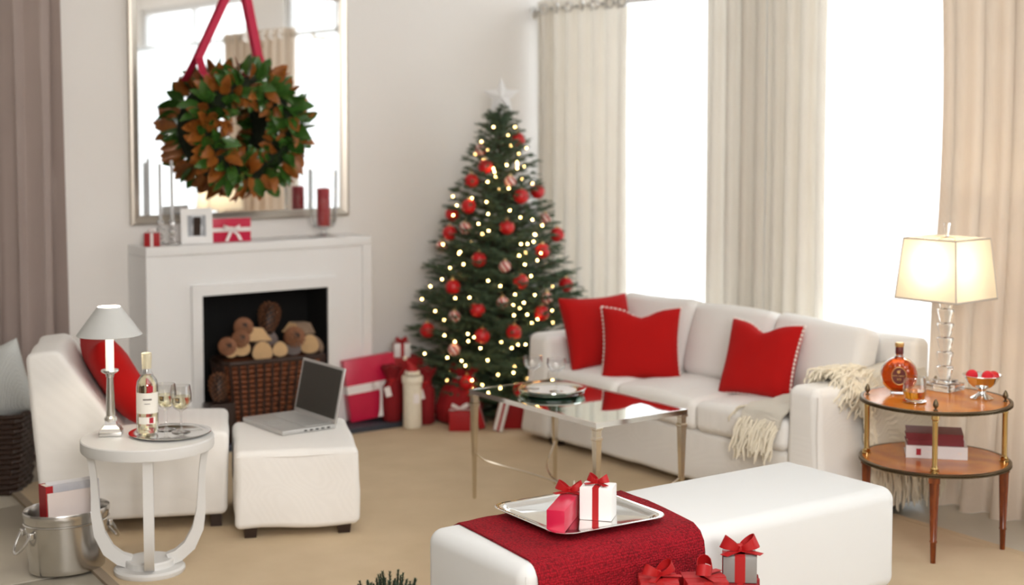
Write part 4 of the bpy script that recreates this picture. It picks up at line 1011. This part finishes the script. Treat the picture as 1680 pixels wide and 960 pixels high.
log('pale split log lying on top at the right of the basket', 493, 545, .058, .15, -62, -6, 7.72, True)
log('slim pale log end at the far left of the basket', 381, 580, .034, .15, -10, 0, 7.62)
def cone(label, loc, r, h, rot, seed=0, cat='pine cone'):
    g = thing('pine_cone', label, cat, loc); g.rotation_euler = rot; rnd = random.Random(seed); f = MB()
    lathe(f, [(.0001, 0), (r*.5, .02*h), (r*.72, h*.3), (r*.6, h*.6), (r*.3, h*.9), (.0001, h*.98)], 10, cap=False); link('core', f, m_dark, g)
    f = MB(); N = 110
    for k in range(N):
        u = (k + .5)/N; a = k*2.39996; z = h*u*.98; rr = r*(.55 + .9*u)*(1 if u < .3 else 1)*math.sqrt(max(.02, 1-((u-.28)/.74)**2 if u > .28 else 1-((.28-u)/.42)**2)) 
        rr = min(rr, r); e = V((cos(a), sin(a), 0)); s = V((-sin(a), cos(a), 0)); w = r*.30*(1-.45*u); b = e*rr*.45 + V((0, 0, z)); t = e*rr + V((0, 0, z + h*.045)); q = len(f.v)
        f.v += [tuple(b - s*w*.5), tuple(b + s*w*.5), tuple(t + s*w*.5), tuple(t - s*w*.5), tuple(t + V((0, 0, -h*.03)) + e*r*.04), tuple(t + e*r*.05 + V((0, 0, h*.02)))]
        f.f += [(q, q+1, q+2, q+3), (q+3, q+2, q+5), (q, q+4, q+1), (q+1, q+4, q+2), (q+2, q+4, q+5), (q+5, q+4, q+3), (q+3, q+4, q)]
    o = link('scales', f, m_cone, g, smooth=0); return g
def bc(px, py): x, z = bpx(px, py); return x, z
x, z = bc(452, 553); cone('tall pine cone standing at the top of the log basket', (x, 7.72, z), .066, .185, (0, R(8), 0), 1)
x, z = bc(406, 548); cone('pine cone lying at the upper left of the log basket', (x, 7.70, z), .056, .10, (R(60), R(-10), 0), 2)
x, z = bc(402, 563); cone('pine cone wedged between the split log and the small round log', (x-.02, 7.68, z), .052, .10, (R(70), 0, 0), 3)
x, z = bc(374, 574); cone('pine cone hanging over the left rim of the basket', (x, 7.66, z), .052, .10, (R(75), R(-15), 0), 4)
x, z = bc(486, 560); cone('reddish pine cone under the split log at the right', (x, 7.70, z-.01), .064, .11, (R(65), R(10), 0), 5)
pb = MB(); rbox(pb, (3.405, 7.60, .135), (.15, .11, .226), .004, 1); solo('pedestal_block', pb, m_dark, 'dark wooden block in the fireplace under the lone pine cone', 'block')
cone('lone pine cone standing on the dark block in the fireplace', (3.405, 7.60, .249), .058, .165, (0, 0, 0), 6)

# ------------------------------------------------------------------ mantel things
zm = 1.1275
gift('small_gift_box', 'small red present with white ribbon at the left end of the mantel', (.085, .075, .075), (3.11, 7.80, zm), R(-26), m_paper_r, m_rib_w, .016, .02, bowtails=False)
def candlestick(label, loc, h):
    g = thing('candlestick', label, 'candlestick', loc); f = MB()
    lathe(f, [(.034, 0), (.036, .008), (.015, .018), (.010, .03), (.020, .045), (.010, .06), (.016, .075), (.024, .085), (.010, .10), (.009, .115), (.020, .125), (.014, .14), (.010, .14)], 16); link('crystal_stem', f, m_crystal, g, smooth=20)
    f = MB(); lathe(f, [(.010, .138), (.009, h), (.002, h+.006)], 12); link('taper_candle', f, m_taper, g); return g
candlestick('crystal candlestick with a tall pale taper beside the photo frame', (3.228, 7.80, zm), .47)
candlestick('crystal candlestick with a tall pale taper behind the small red present', (3.185, 7.865, zm), .45)
pfm = thing('photo_frame', 'white picture frame with a grey photograph on the mantel', 'picture frame', (3.375, 7.80, zm), R(-16))
pfm.rotation_euler = (R(-8), 0, R(-16))
f = MB()
for (a, b, c, d_) in ((-.088, -.052, 0, .20), (.052, .088, 0, .20), (-.052, .052, 0, .04), (-.052, .052, .16, .20)): box(f, a, b, -.008, .008, c, d_)
link('frame', f, m_paper_w, pfm, smooth=0)
f = MB(); box(f, -.054, .054, -.002, .006, .038, .162); link('photograph', f, m_photo, pfm, smooth=0)
f = MB(); prism(f, [(-.05, .04), (-.02, .045), (-.03, .09), (-.012, .13), (-.03, .16), (-.05, .16)], .0006, axes((0, -.0022, 0), (1, 0, 0), (0, 0, 1), (0, -1, 0))); prism(f, [(.05, .04), (.022, .045), (.035, .09), (.02, .12), (.035, .16), (.05, .16)], .0006, axes((0, -.0022, 0), (1, 0, 0), (0, 0, 1), (0, -1, 0))); link('dark_tones', f, m_photo_d, pfm, smooth=0)
f = MB(); box(f, -.02, .02, .0, .004, 0, .15, T(0, .012, .006) @ RX(R(20))); link('easel_back', f, m_dark, pfm, smooth=0)
g = gift('gift_box', 'flat crimson present with a white bow standing on the mantel', (.235, .05, .135), (3.59, 7.83, zm), R(-6), m_paper_r2, m_rib_w, .024, 0, cross=False, along='X')
f = MB(); box(f, -.1185, .1185, -.0268, .0268, .058, .082); link('white_band', f, m_rib_w, g, smooth=0)
f = MB(); bow(f, (.0, -.032, .07), .05, .022, 0, False, .15); strip(f, [(0, -.03, .07), (-.02, -.04, .035), (-.035, -.045, .005)], (1, 0, 0), .02); strip(f, [(0, -.03, .07), (.035, -.04, .04), (.05, -.045, .008)], (1, 0, 0), .02); link('bow', f, m_rib_w, g, smooth=60)
hc = thing('hurricane_candle', 'red pillar candle in a footed clear glass hurricane on the mantel', 'candle holder', (4.185, 7.81, zm))
f = MB(); lathe(f, [(.085, 0), (.088, .006), (.05, .014), (.018, .024), (.016, .04), (.045, .055), (.066, .062), (.078, .10), (.082, .25), (.084, .40), (.0815, .40), (.0795, .25), (.075, .10), (.06, .066), (.0001, .062)], 32, cap=False); link('glass', f, m_thin, hc, smooth=60)
f = MB(); lathe(f, [(.037, .066), (.038, .07), (.038, .285), (.03, .29), (.0001, .286)], 24); pcn = link('pillar_candle', f, m_redwax, hc)
f = MB(); tube(f, [(0, 0, .285), (.002, 0, .298)], .0015, 5); link('wick', f, m_dark, pcn)

# ------------------------------------------------------------------ left lamp table and what stands on it
lt = thing('round_side_table', 'white round pedestal table with curved legs at the left foreground', 'side table', (2.225, 5.66, 0))
zt = .555
f = MB(); lathe(f, [(.240, zt-.048), (.262, zt-.046), (.264, zt-.040), (.264, zt-.004), (.260, zt), (.0001, zt)], 64); link('table_top', f, m_tablew, lt)
f = MB(); lathe(f, [(.138, 0), (.142, .006), (.142, .018), (.134, .026), (.098, .028), (.0965, .034), (.0965, .050), (.092, .056), (.0001, .056)], 48); link('base_plate', f, m_tablew, lt)
for k in range(4):
    a = R(-112 + 90*k); e = V((cos(a), sin(a), 0)); s = V((-sin(a), cos(a), 0)); f = MB(); vs = []; P_ = []
    for (r, z, th) in ((.075, .047, .05), (.115, .062, .05), (.160, .10, .05), (.194, .17, .045), (.208, .25, .036), (.210, .33, .029), (.214, .41, .026), (.222, .47, .026), (.232, .509, .028)): P_.append((r, z, th))
    for i, (r, z, th_) in enumerate(P_):
        r0, z0, _ = P_[max(i-1, 0)]; r1, z1, _ = P_[min(i+1, len(P_)-1)]; tl = math.hypot(r1-r0, z1-z0); nx, nz = (z1-z0)/tl, -(r1-r0)/tl
        for (q, w_) in ((-1, -1), (1, -1), (1, 1), (-1, 1)): 
            p = e*(r + nx*q*th_/2) + s*(w_*.0195) + V((0, 0, z + nz*q*th_/2)); vs.append(tuple(p))
    fs = [(i*4+j, i*4+(j+1) % 4, i*4+4+(j+1) % 4, i*4+4+j) for i in range(len(P_)-1) for j in range(4)] + [(3, 2, 1, 0), tuple((len(P_)-1)*4 + j for j in range(4))]
    f.add(vs, fs); link('leg', f, m_tablew, lt, smooth=30)
tl_ = thing('candlestick_lamp', 'silver candlestick table lamp with a white conical shade', 'lamp', (2.115, 5.775, .5555), R(-25))
f = MB(); rbox(f, (0, 0, .009), (.092, .092, .018), .004, 2); lathe(f, [(.060, .018), (.052, .03), (.034, .042), (.030, .06)], 4, RZ(pi/4)); link('base', f, m_steel, tl_, smooth=20)
f = MB(); lathe(f, [(.024, .055), (.026, .07), (.018, .078), (.0185, .10), (.0135, .235), (.017, .24), (.017, .248), (.030, .256), (.036, .262), (.034, .267), (.012, .264)], 20); link('column', f, m_steel, tl_, smooth=25)
f = MB(); lathe(f, [(.0165, .262), (.0165, .40), (.012, .404)], 18); link('candle_sleeve', f, m_candle, tl_)
f = MB(); lathe(f, [(.128, .408), (.130, .410), (.046, .524), (.0445, .5235), (.1275, .409)], 48, cap=False); link('shade', f, m_shadem, tl_, smooth=50)
f = MB()
for k in range(3): a = 2*pi*k/3; tube(f, [(.012*cos(a), .012*sin(a), .47), (.0745*cos(a), .0745*sin(a), .482)], .0016, 5)
lathe(f, [(.010, .40), (.012, .43), (.014, .44)], 12); link('shade_carrier', f, m_steel, tl_)
f = MB(); ball(f, (0, 0, .462), .018, 14, 10, 1.25); link('light_bulb', f, mat('lit_bulb', (1, .9, .7), .4, emit=10, ecol=(1, .86, .66)), tl_)
def plight(name, loc, power, color, r):
    d_ = bpy.data.lights.new(name, 'POINT'); d_.energy = power; d_.color = color; d_.shadow_soft_size = r
    o_ = bpy.data.objects.new(name, d_); col.objects.link(o_); o_.location = loc; return o_
plight('candle_lamp_light', (2.115, 5.775, 1.045), 4.5, (1, .86, .68), .018)
stv = thing('round_tray', 'round silver tray on the white table under the bottle and wine glasses', 'tray', (2.315, 5.645, .5555))
f = MB(); lathe(f, [(.0001, 0), (.130, .0), (.161, .009), (.165, .0115), (.161, .0125), (.130, .0045), (.0001, .004)], 56, cap=False); link('tray_body', f, m_silver, stv, smooth=50)
wb = thing('wine_bottle', 'bottle of white wine with a cream label on the round tray', 'bottle', (2.235, 5.685, .5603), R(-22)); wb.scale = (1.16, 1.16, 1.05)
f = MB(); lathe(f, [(.0001, .006), (.030, .0), (.037, .006), (.0375, .02), (.0375, .185), (.034, .208), (.022, .228), (.0155, .245), (.0145, .30), (.0165, .301), (.0165, .312), (.0145, .313)], 32); link('glass', f, m_thin, wb, smooth=50)
f = MB(); lathe(f, [(.0001, .009), (.034, .008), (.0352, .02), (.0352, .185), (.032, .206), (.018, .23), (.0001, .23)], 32); link('wine', f, m_wine, wb, smooth=50)
f = MB(); lathe(f, [(.0158, .255), (.0178, .30), (.0178, .314), (.012, .3165), (.0001, .3165)], 24); link('foil_capsule', f, m_foil, wb)
def cyl_patch(mb, r, a0, a1, z0, z1, n=10):
    vs = []; 
    for k in range(n + 1): a = R(lerp(a0, a1, k/n)); vs += [(r*cos(a), r*sin(a), z0), (r*cos(a), r*sin(a), z1)]
    mb.add(vs, [(2*k, 2*k+2, 2*k+3, 2*k+1) for k in range(n)])
f = MB(); cyl_patch(f, .0381, -165, -15, .085, .165, 14); fl_ = link('front_label', f, m_label, wb)
f = MB(); cyl_patch(f, .0384, -112, -66, .137, .143, 6); cyl_patch(f, .0384, -105, -75, .122, .1245, 6); link('label_print', f, m_ink, fl_)
f = MB(); cyl_patch(f, .0383, -85, -58, .168, .192, 6); link('red_seal', f, m_redwax, wb); f = MB(); cyl_patch(f, .0381, -140, -45, .045, .072, 10); ll_ = link('lower_label', f, m_label, wb)
f = MB(); cyl_patch(f, .0384, -80, -58, .048, .07, 5); link('lower_red_mark', f, m_redwax, ll_)
def wineglass(label, loc):
    g = thing('wine_glass', label, 'glass', loc); g.scale = (1.15, 1.15, 1.0); f = MB()
    lathe(f, [(.0001, .002), (.032, 0), (.033, .002), (.010, .006), (.004, .014), (.0036, .075), (.006, .086), (.026, .100), (.0375, .125), (.0375, .155), (.0335, .192), (.0325, .192), (.0365, .155), (.0362, .126), (.0250, .102), (.0001, .090)], 28, cap=False); link('glass_body', f, m_thin, g, smooth=60)
    f = MB(); lathe(f, [(.0001, .0915), (.0242, .1035), (.0350, .127), (.0356, .146), (.0001, .146)], 28, cap=False); link('wine', f, m_wine, g, smooth=40); return g
wineglass('left wine glass with white wine, close to the bottle', (2.325, 5.712, .5603))
wineglass('right wine glass with white wine, at the far side of the round tray', (2.360, 5.640, .5603))

# pail with magazines
pl = thing('metal_pail', 'oval galvanised metal tub holding magazines on the floor', 'tub', (1.972, 5.91, -.0), R(4))
prof = [(.86, .0), (.875, .004), (.885, .02), (.985, .215), (1.0, .225), (1.012, .232), (1.012, .246), (1.0, .25), (.988, .246), (.975, .215), (.87, .012)]
f = MB(); lathe(f, [(r*.175, z) for r, z in prof] , 56, cap=True, sy=.80); link('tub_body', f, m_zinc, pl, smooth=40)
f = MB(); lathe(f, [(.1735*1.0, .196), (.1775, .200), (.1735, .204)], 56, cap=False, sy=.80); link('bead', f, m_zinc, pl)
for s in (-1, 1):
    f = MB(); tube(f, [(s*(.172 + .045*sin(a)), .050*cos(a), .170 - .075*abs(sin(a))) for a in [pi*k/10 for k in range(11)]], .006, 8); link('ring_handle', f, m_steel, pl)
    for q in (-1, 1): f = MB(); rbox(f, (s*.168, q*.045, .167), (.02, .02, .03), .006, 2); link('handle_lug', f, m_steel, pl)
def magazine(label, c, w, h, t, rz, rx, m, name='magazine'):
    g = thing(name, label, 'magazine', c, rz); g.rotation_euler = (rx, 0, rz)
    f = MB(); box(f, -w/2, w/2, -t/2, -t/2+.0012, 0, h); box(f, -w/2, w/2, t/2-.0012, t/2, 0, h); box(f, -w/2, -w/2+.0015, -t/2+.0012, t/2-.0012, 0, h); link('cover', f, m, g, smooth=0)
    f = MB(); box(f, -w/2+.0015, w/2-.003, -t/2+.0012, t/2-.0012, .003, h-.003); link('pages', f, m_pages, g, smooth=0)
magazine('front magazine in the tub with a pale pink cover', (1.985, 5.858, .110), .205, .215, .008, R(2), R(-5), m_mag1)
magazine('magazine with a blue-grey cover behind the pale one in the tub', (2.002, 5.888, .100), .215, .25, .008, R(2), R(-5), m_mag2)
magazine('thin red book at the left of the magazines in the tub', (1.893, 5.907, .095), .03, .255, .09, R(0), R(-4), m_paper_r, 'red_book')
magazine('dark-edged magazine at the back of the tub', (2.007, 5.928, .092), .215, .262, .010, R(2), R(-4), m_book_w)

# dark basket with a white pillow, far left
lb_ = thing('wicker_basket', 'dark brown wicker basket at the far left by the curtain', 'basket', (2.085, 7.455, -.012), R(-35))
bw, bh2 = .225, .405
for r in range(16):
    t = (r + .5)/16; f = MB(); q = ringpts(lerp(.19, bw, t), lerp(.14, .17, t), bh2*t, 36, .005, r); tube(f, q, .0135, 6, True); link('weaver', f, m_wicker, lb_)
s0 = ringpts(.19, .14, 0, 36); s1 = ringpts(bw, .17, bh2, 36)
for k in range(0, 36): f = MB(); tube(f, [s0[k], s1[k]], .006, 5); link('stake', f, m_wicker, lb_)
f = MB(); loft(f, [[(x*.95, y*.95, .004) for x, y in rrect(.36, .26, .05, 4)], [(x, y, bh2*.8) for x, y in rrect(.40, .30, .05, 4)]]); link('lining', f, m_black, lb_)
for s in (-1, 1):
    f = MB(); tube(f, [(-.10 + .20*k/12, s*.172, bh2 - .015 + .105*sin(pi*k/12)**.6) for k in range(13)], .012, 8); link('handle', f, m_wicker, lb_)
pillow('white ribbed pillow stuffed in the dark basket at the far left', (2.115, 7.44, .50), (.82, -.57, .35), (.05, .08, 1), .40, .38, .15, m_pillw, False, 8, name='white_pillow')

# ------------------------------------------------------------------ round two-tier side table
SC = (5.13, 4.06)
rt_ = thing('tiered_side_table', 'round two-tier wooden side table with brass posts beside the sofa', 'side table', (*SC, 0))
al = R(51.45)
def tier(z, nm):
    f = MB(); lathe(f, [(.0001, z-.018), (.300, z-.018), (.306, z-.014), (.306, z-.004), (.302, z), (.0001, z)], 72, cap=False); sh_ = link(nm, f, m_burl, rt_, smooth=40)
    f = MB(); lathe(f, [(.306, z-.018), (.314, z-.016), (.316, z-.011), (.312, z-.0075), (.318, z-.005), (.318, z-.001), (.313, z+.0015), (.304, z+.0005)], 72, cap=False)
    for k in range(150): a = 2*pi*k/150; cbox(f, (0, 0, 0), (.004, .006, .005), T(.3165*cos(a), .3165*sin(a), z-.012) @ RZ(a))
    link('beaded_edge', f, m_bronze, sh_, smooth=30)
tier(.637, 'top_shelf'); tier(.378, 'lower_shelf')
for k in range(4):
    a = al + pi/2*k; x, y = -.285*sin(a), -.285*cos(a)
    f = MB(); lathe(f, [(.0001, 0), (.0105, 0), (.013, .085), (.0155, .088), (.0155, .093), (.0135, .096), (.021, .33), (.021, .36)], 18, T(x, y, 0)); lg_ = link('leg', f, m_mahog, rt_, smooth=40)
    f = MB(); cbox(f, (0, 0, .349), (.046, .046, .022), T(x, y, 0) @ RZ(-a)); link('leg_block', f, m_mahog, lg_, smooth=0)
    f = MB(); lathe(f, [(.0195, .378), (.0195, .386), (.016, .389), (.0175, .396), (.0125, .402), (.0115, .41), (.0115, .585), (.0135, .59), (.0125, .597), (.0165, .602), (.0165, .619)], 20, T(x, y, 0)); bp_ = link('brass_post', f, m_brass, rt_, smooth=30)
    f = MB(); lathe(f, [(.009, .637), (.009, .641), (.004, .645), (.0045, .649), (.0105, .655), (.012, .664), (.008, .676), (.002, .686)], 14, T(x, y, 0)); link('finial', f, m_bronze, bp_, smooth=40)

# crystal lamp
cl = thing('crystal_lamp', 'crystal column table lamp with a lit square cream shade', 'lamp', (5.315, 4.160, .6375), R(4))
f = MB(); rbox(f, (0, 0, .0175), (.125, .125, .032), .003, 1); link('base_plinth', f, m_crystal, cl, smooth=20)
f = MB(); rbox(f, (0, 0, .041), (.085, .085, .014), .003, 1); link('base_step', f, m_crystal, cl, smooth=20)
z = .050
for k in range(6):
    w = .031; h_ = .056; f = MB()
    lathe(f, [(w*.80, z), (w*1.18, z+h_*.86), (w*1.18, z+h_), (w*1.14, z+h_+.001)], 8, RZ(pi/8)); link('crystal_block', f, m_crystal, cl, smooth=10)
    f = MB(); lathe(f, [(.010, z+h_+.001), (.010, z+h_+.007)], 10); link('spacer', f, m_steel, cl); z += h_ + .0075
f = MB(); lathe(f, [(.008, z), (.008, z+.10)], 10); tube(f, [(0, 0, z+.06), (.06, 0, z+.10), (.06, 0, .672), (0, 0, .680)], .0018, 5); tube(f, [(0, 0, z+.06), (-.06, 0, z+.10), (-.06, 0, .672), (0, 0, .680)], .0018, 5); link('harp', f, m_brass, cl)
z0, z1 = .410, .674; a0, a1 = .156, .132
vs = []
for (zz, hh_) in ((z0, a0), (z1, a1)): vs += [(-hh_, -hh_, zz), (hh_, -hh_, zz), (hh_, hh_, zz), (-hh_, hh_, zz)]
for k in range(4):
    j = (k+1) % 4; f = MB(); f.add([vs[k], vs[j], vs[4+j], vs[4+k]], [(0, 1, 2, 3)]); link('shade_panel', f, m_shade, cl, smooth=0)
f = MB()
for k in range(4):
    j = (k+1) % 4; tube(f, [vs[k], vs[j]], .005, 6); tube(f, [vs[4+k], vs[4+j]], .0038, 6); tube(f, [vs[k], vs[4+k]], .0038, 6)
for k in range(4): tube(f, [vs[4+k], (0, 0, .672)], .0015, 4)
link('shade_binding', f, m_shadeb, cl)
f = MB(); lathe(f, [(.007, .676), (.009, .69), (.008, .697), (.016, .738), (.016, .742), (.0001, .744)], 8); link('finial', f, m_crystal, cl, smooth=10)
f = MB(); ball(f, (0, 0, z+.125), .026, 14, 10, 1.2); link('light_bulb', f, bpy.data.materials['lit_bulb'], cl)
plight('crystal_lamp_light', (5.315 - .070, 4.160 - .012, .6375 + .560), 2.5, (1, .83, .60), .02)

# cognac bottle
cg = thing('cognac_bottle', 'round flat cognac bottle with fluted amber glass and gold cap', 'bottle', (5.085, 4.222, .6375), R(-50.3))
f = MB(); prof = []; NA, NB = 48, 12; vs = []; fs = []
for i in range(NA):
    a = 2*pi*i/NA
    for j in range(NB + 1):
        b = pi*j/NB - pi/2; rr = .080*cos(b)**.6 if abs(j - NB/2) < NB/2 else .0001; flute = 1 + .09*(1 if i % 3 < 2 else -1.5)*(rr/.080)**2
        yy = .031*sin(b)*(flute if rr > .03 else 1); vs.append((rr*cos(a), yy, .083 + max(-.081, rr*sin(a))))
fs = [(i*(NB+1)+j, ((i+1) % NA)*(NB+1)+j, ((i+1) % NA)*(NB+1)+j+1, i*(NB+1)+j+1) for i in range(NA) for j in range(NB)]
f.add(vs, fs); link('flask', f, m_amber, cg, smooth=50)
f = MB(); rbox(f, (0, 0, .005), (.070, .046, .010), .004, 2); link('foot', f, m_crystal, cg)
f = MB(); lathe(f, [(.024, .155), (.017, .165), (.0145, .175)], 24); link('shoulder', f, m_crystal, cg)
f = MB(); lathe(f, [(.0160, .174), (.0175, .178), (.0175, .203), (.016, .206)], 24); link('neck_sleeve', f, m_cogdark, cg)
f = MB(); lathe(f, [(.0175, .206), (.0195, .209), (.0195, .221), (.017, .2245), (.0001, .2245)], 24); link('cap', f, m_gold, cg)
f = MB(); lathe(f, [(.0001, .0), (.030, .0), (.032, .002), (.030, .004), (.0001, .004)], 28, T(0, -.0345, .083) @ RX(pi/2), sy=1.25, cap=False); med = link('medallion', f, m_cogdark, cg)
f = MB(); tube(f, [(.031*cos(2*pi*k/28), -.0375, .083 + .0385*sin(2*pi*k/28)) for k in range(28)], .0022, 6, True); link('medallion_rim', f, m_gold, med)
def text(body, size, parent, loc, rot, m):
    cu = bpy.data.curves.new('lettering', 'FONT'); cu.body = body; cu.size = size; cu.align_x = 'CENTER'; cu.align_y = 'CENTER'; cu.extrude = .0002
    o_ = bpy.data.objects.new('lettering', cu); col.objects.link(o_); cu.materials.append(m)
    bpy.context.view_layer.update(); me = bpy.data.meshes.new_from_object(o_.evaluated_get(bpy.context.evaluated_depsgraph_get())); bpy.data.objects.remove(o_)
    o_ = bpy.data.objects.new('lettering', me); col.objects.link(o_); o_.parent = parent; o_.location = loc; o_.rotation_euler = rot; return o_
text('RÉMY MARTIN', .0085, med, (0, -.0388, .083), (pi/2, 0, 0), m_gold); text('XO', .013, med, (0, -.0388, .068), (pi/2, 0, 0), m_gold)
f = MB(); lathe(f, [(.0001, 0), (.007, 0), (.007, .0012), (.0001, .0012)], 14, T(-.002, -.0385, .101) @ RX(pi/2)); strip(f, [(-.002, -.0396, .094), (.005, -.0396, .100), (.001, -.0396, .106), (.007, -.0396, .110)], (0, -.3, 1), .003); link('emblem', f, m_gold, med)
tg = thing('tumbler_glass', 'tumbler of amber liquor on a silver coaster by the cognac', 'glass', (4.985, 4.055, .643)); tg.scale = (1.14, 1.14, 1.0)
f = MB(); lathe(f, [(.0001, .0), (.030, .0), (.036, .006), (.043, .04), (.0415, .08), (.038, .102), (.0365, .102), (.0400, .08), (.0412, .04), (.034, .010), (.0001, .008)], 32, cap=False); link('glass_body', f, m_thin, tg, smooth=60)
f = MB(); lathe(f, [(.0001, .0085), (.0333, .0105), (.0402, .038), (.0401, .043), (.0001, .043)], 32, cap=False); link('liquor', f, m_whisky, tg, smooth=40)
f = MB(); lathe(f, [(.0001, 0), (.043, 0), (.050, .004), (.050, .0055), (.043, .003), (.0001, .0028)], 36, cap=False); solo('coaster', f, m_silver, 'small round silver coaster under the tumbler', 'coaster', (4.985, 4.055, .6378), smooth=50)
bo = thing('pedestal_bowl', 'small silver pedestal bowl of red balls on the wooden table', 'bowl', (5.285, 3.940, .6375))
f = MB(); lathe(f, [(.0001, .003), (.047, 0), (.048, .003), (.036, .010), (.018, .022), (.015, .034), (.018, .042), (.040, .052), (.060, .070), (.075, .094), (.084, .101), (.083, .103), (.073, .0965), (.058, .073), (.038, .055), (.0001, .048)], 44, cap=False); link('bowl_body', f, m_silver, bo, smooth=50)
for i, (x, y, z, lab) in enumerate(((-.030, .030, .0985, 'red ball at the left in the silver pedestal bowl'), (.0, -.028, .0985, 'red ball at the front middle of the silver pedestal bowl'), (.033, .020, .095, 'red ball at the right in the silver pedestal bowl'), (.0, .0, .0, ''))[:3]):
    ca, sa = cos(R(-40)), sin(R(-40)); f = MB(); ball(f, (0, 0, 0), .0255, 18, 12)
    solo('red_ball', f, m_velvet if i < 2 else m_bauble, lab, 'ball', (5.285 + x*1.0, 3.940 + (-.033 if i == 2 else y), .6375 + z), group='red balls in the bowl')
def book(label, c, w, d, h, rz, m, spine_extra=None):
    g = thing('book', label, 'book', c, rz); f = MB()
    box(f, -w/2, w/2, -d/2, d/2, 0, .003); box(f, -w/2, w/2, -d/2, d/2, h-.003, h); box(f, -w/2, w/2, -d/2, -d/2+.004, .003, h-.003); link('cover', f, m, g, smooth=0)
    f = MB(); box(f, -w/2+.004, w/2-.004, -d/2+.004, d/2-.004, .003, h-.003); link('pages', f, m_pages, g, smooth=0); return g
ba = R(-48)
g = book('thick white book at the bottom of the stack on the lower shelf', (5.185, 4.10, .3785), .255, .185, .054, ba, m_book_w)
f = MB(); cbox(f, (-.075, -.0928, .027), (.020, .0012, .028)); link('red_spine_emblem', f, m_redwax, g, smooth=0)
f = MB(); cbox(f, (.095, -.0928, .027), (.016, .0012, .010)); cbox(f, (-.03, -.0928, .030), (.03, .0012, .004)); link('spine_print', f, m_rib_w, g, smooth=0)
book('burgundy cloth book lying between the white book and the top one', (5.18, 4.105, .4328), .235, .165, .025, ba + R(2), m_book_r)
book('burgundy cloth book on top of the stack on the lower shelf', (5.18, 4.105, .4581), .238, .165, .026, ba - R(1), m_book_r)
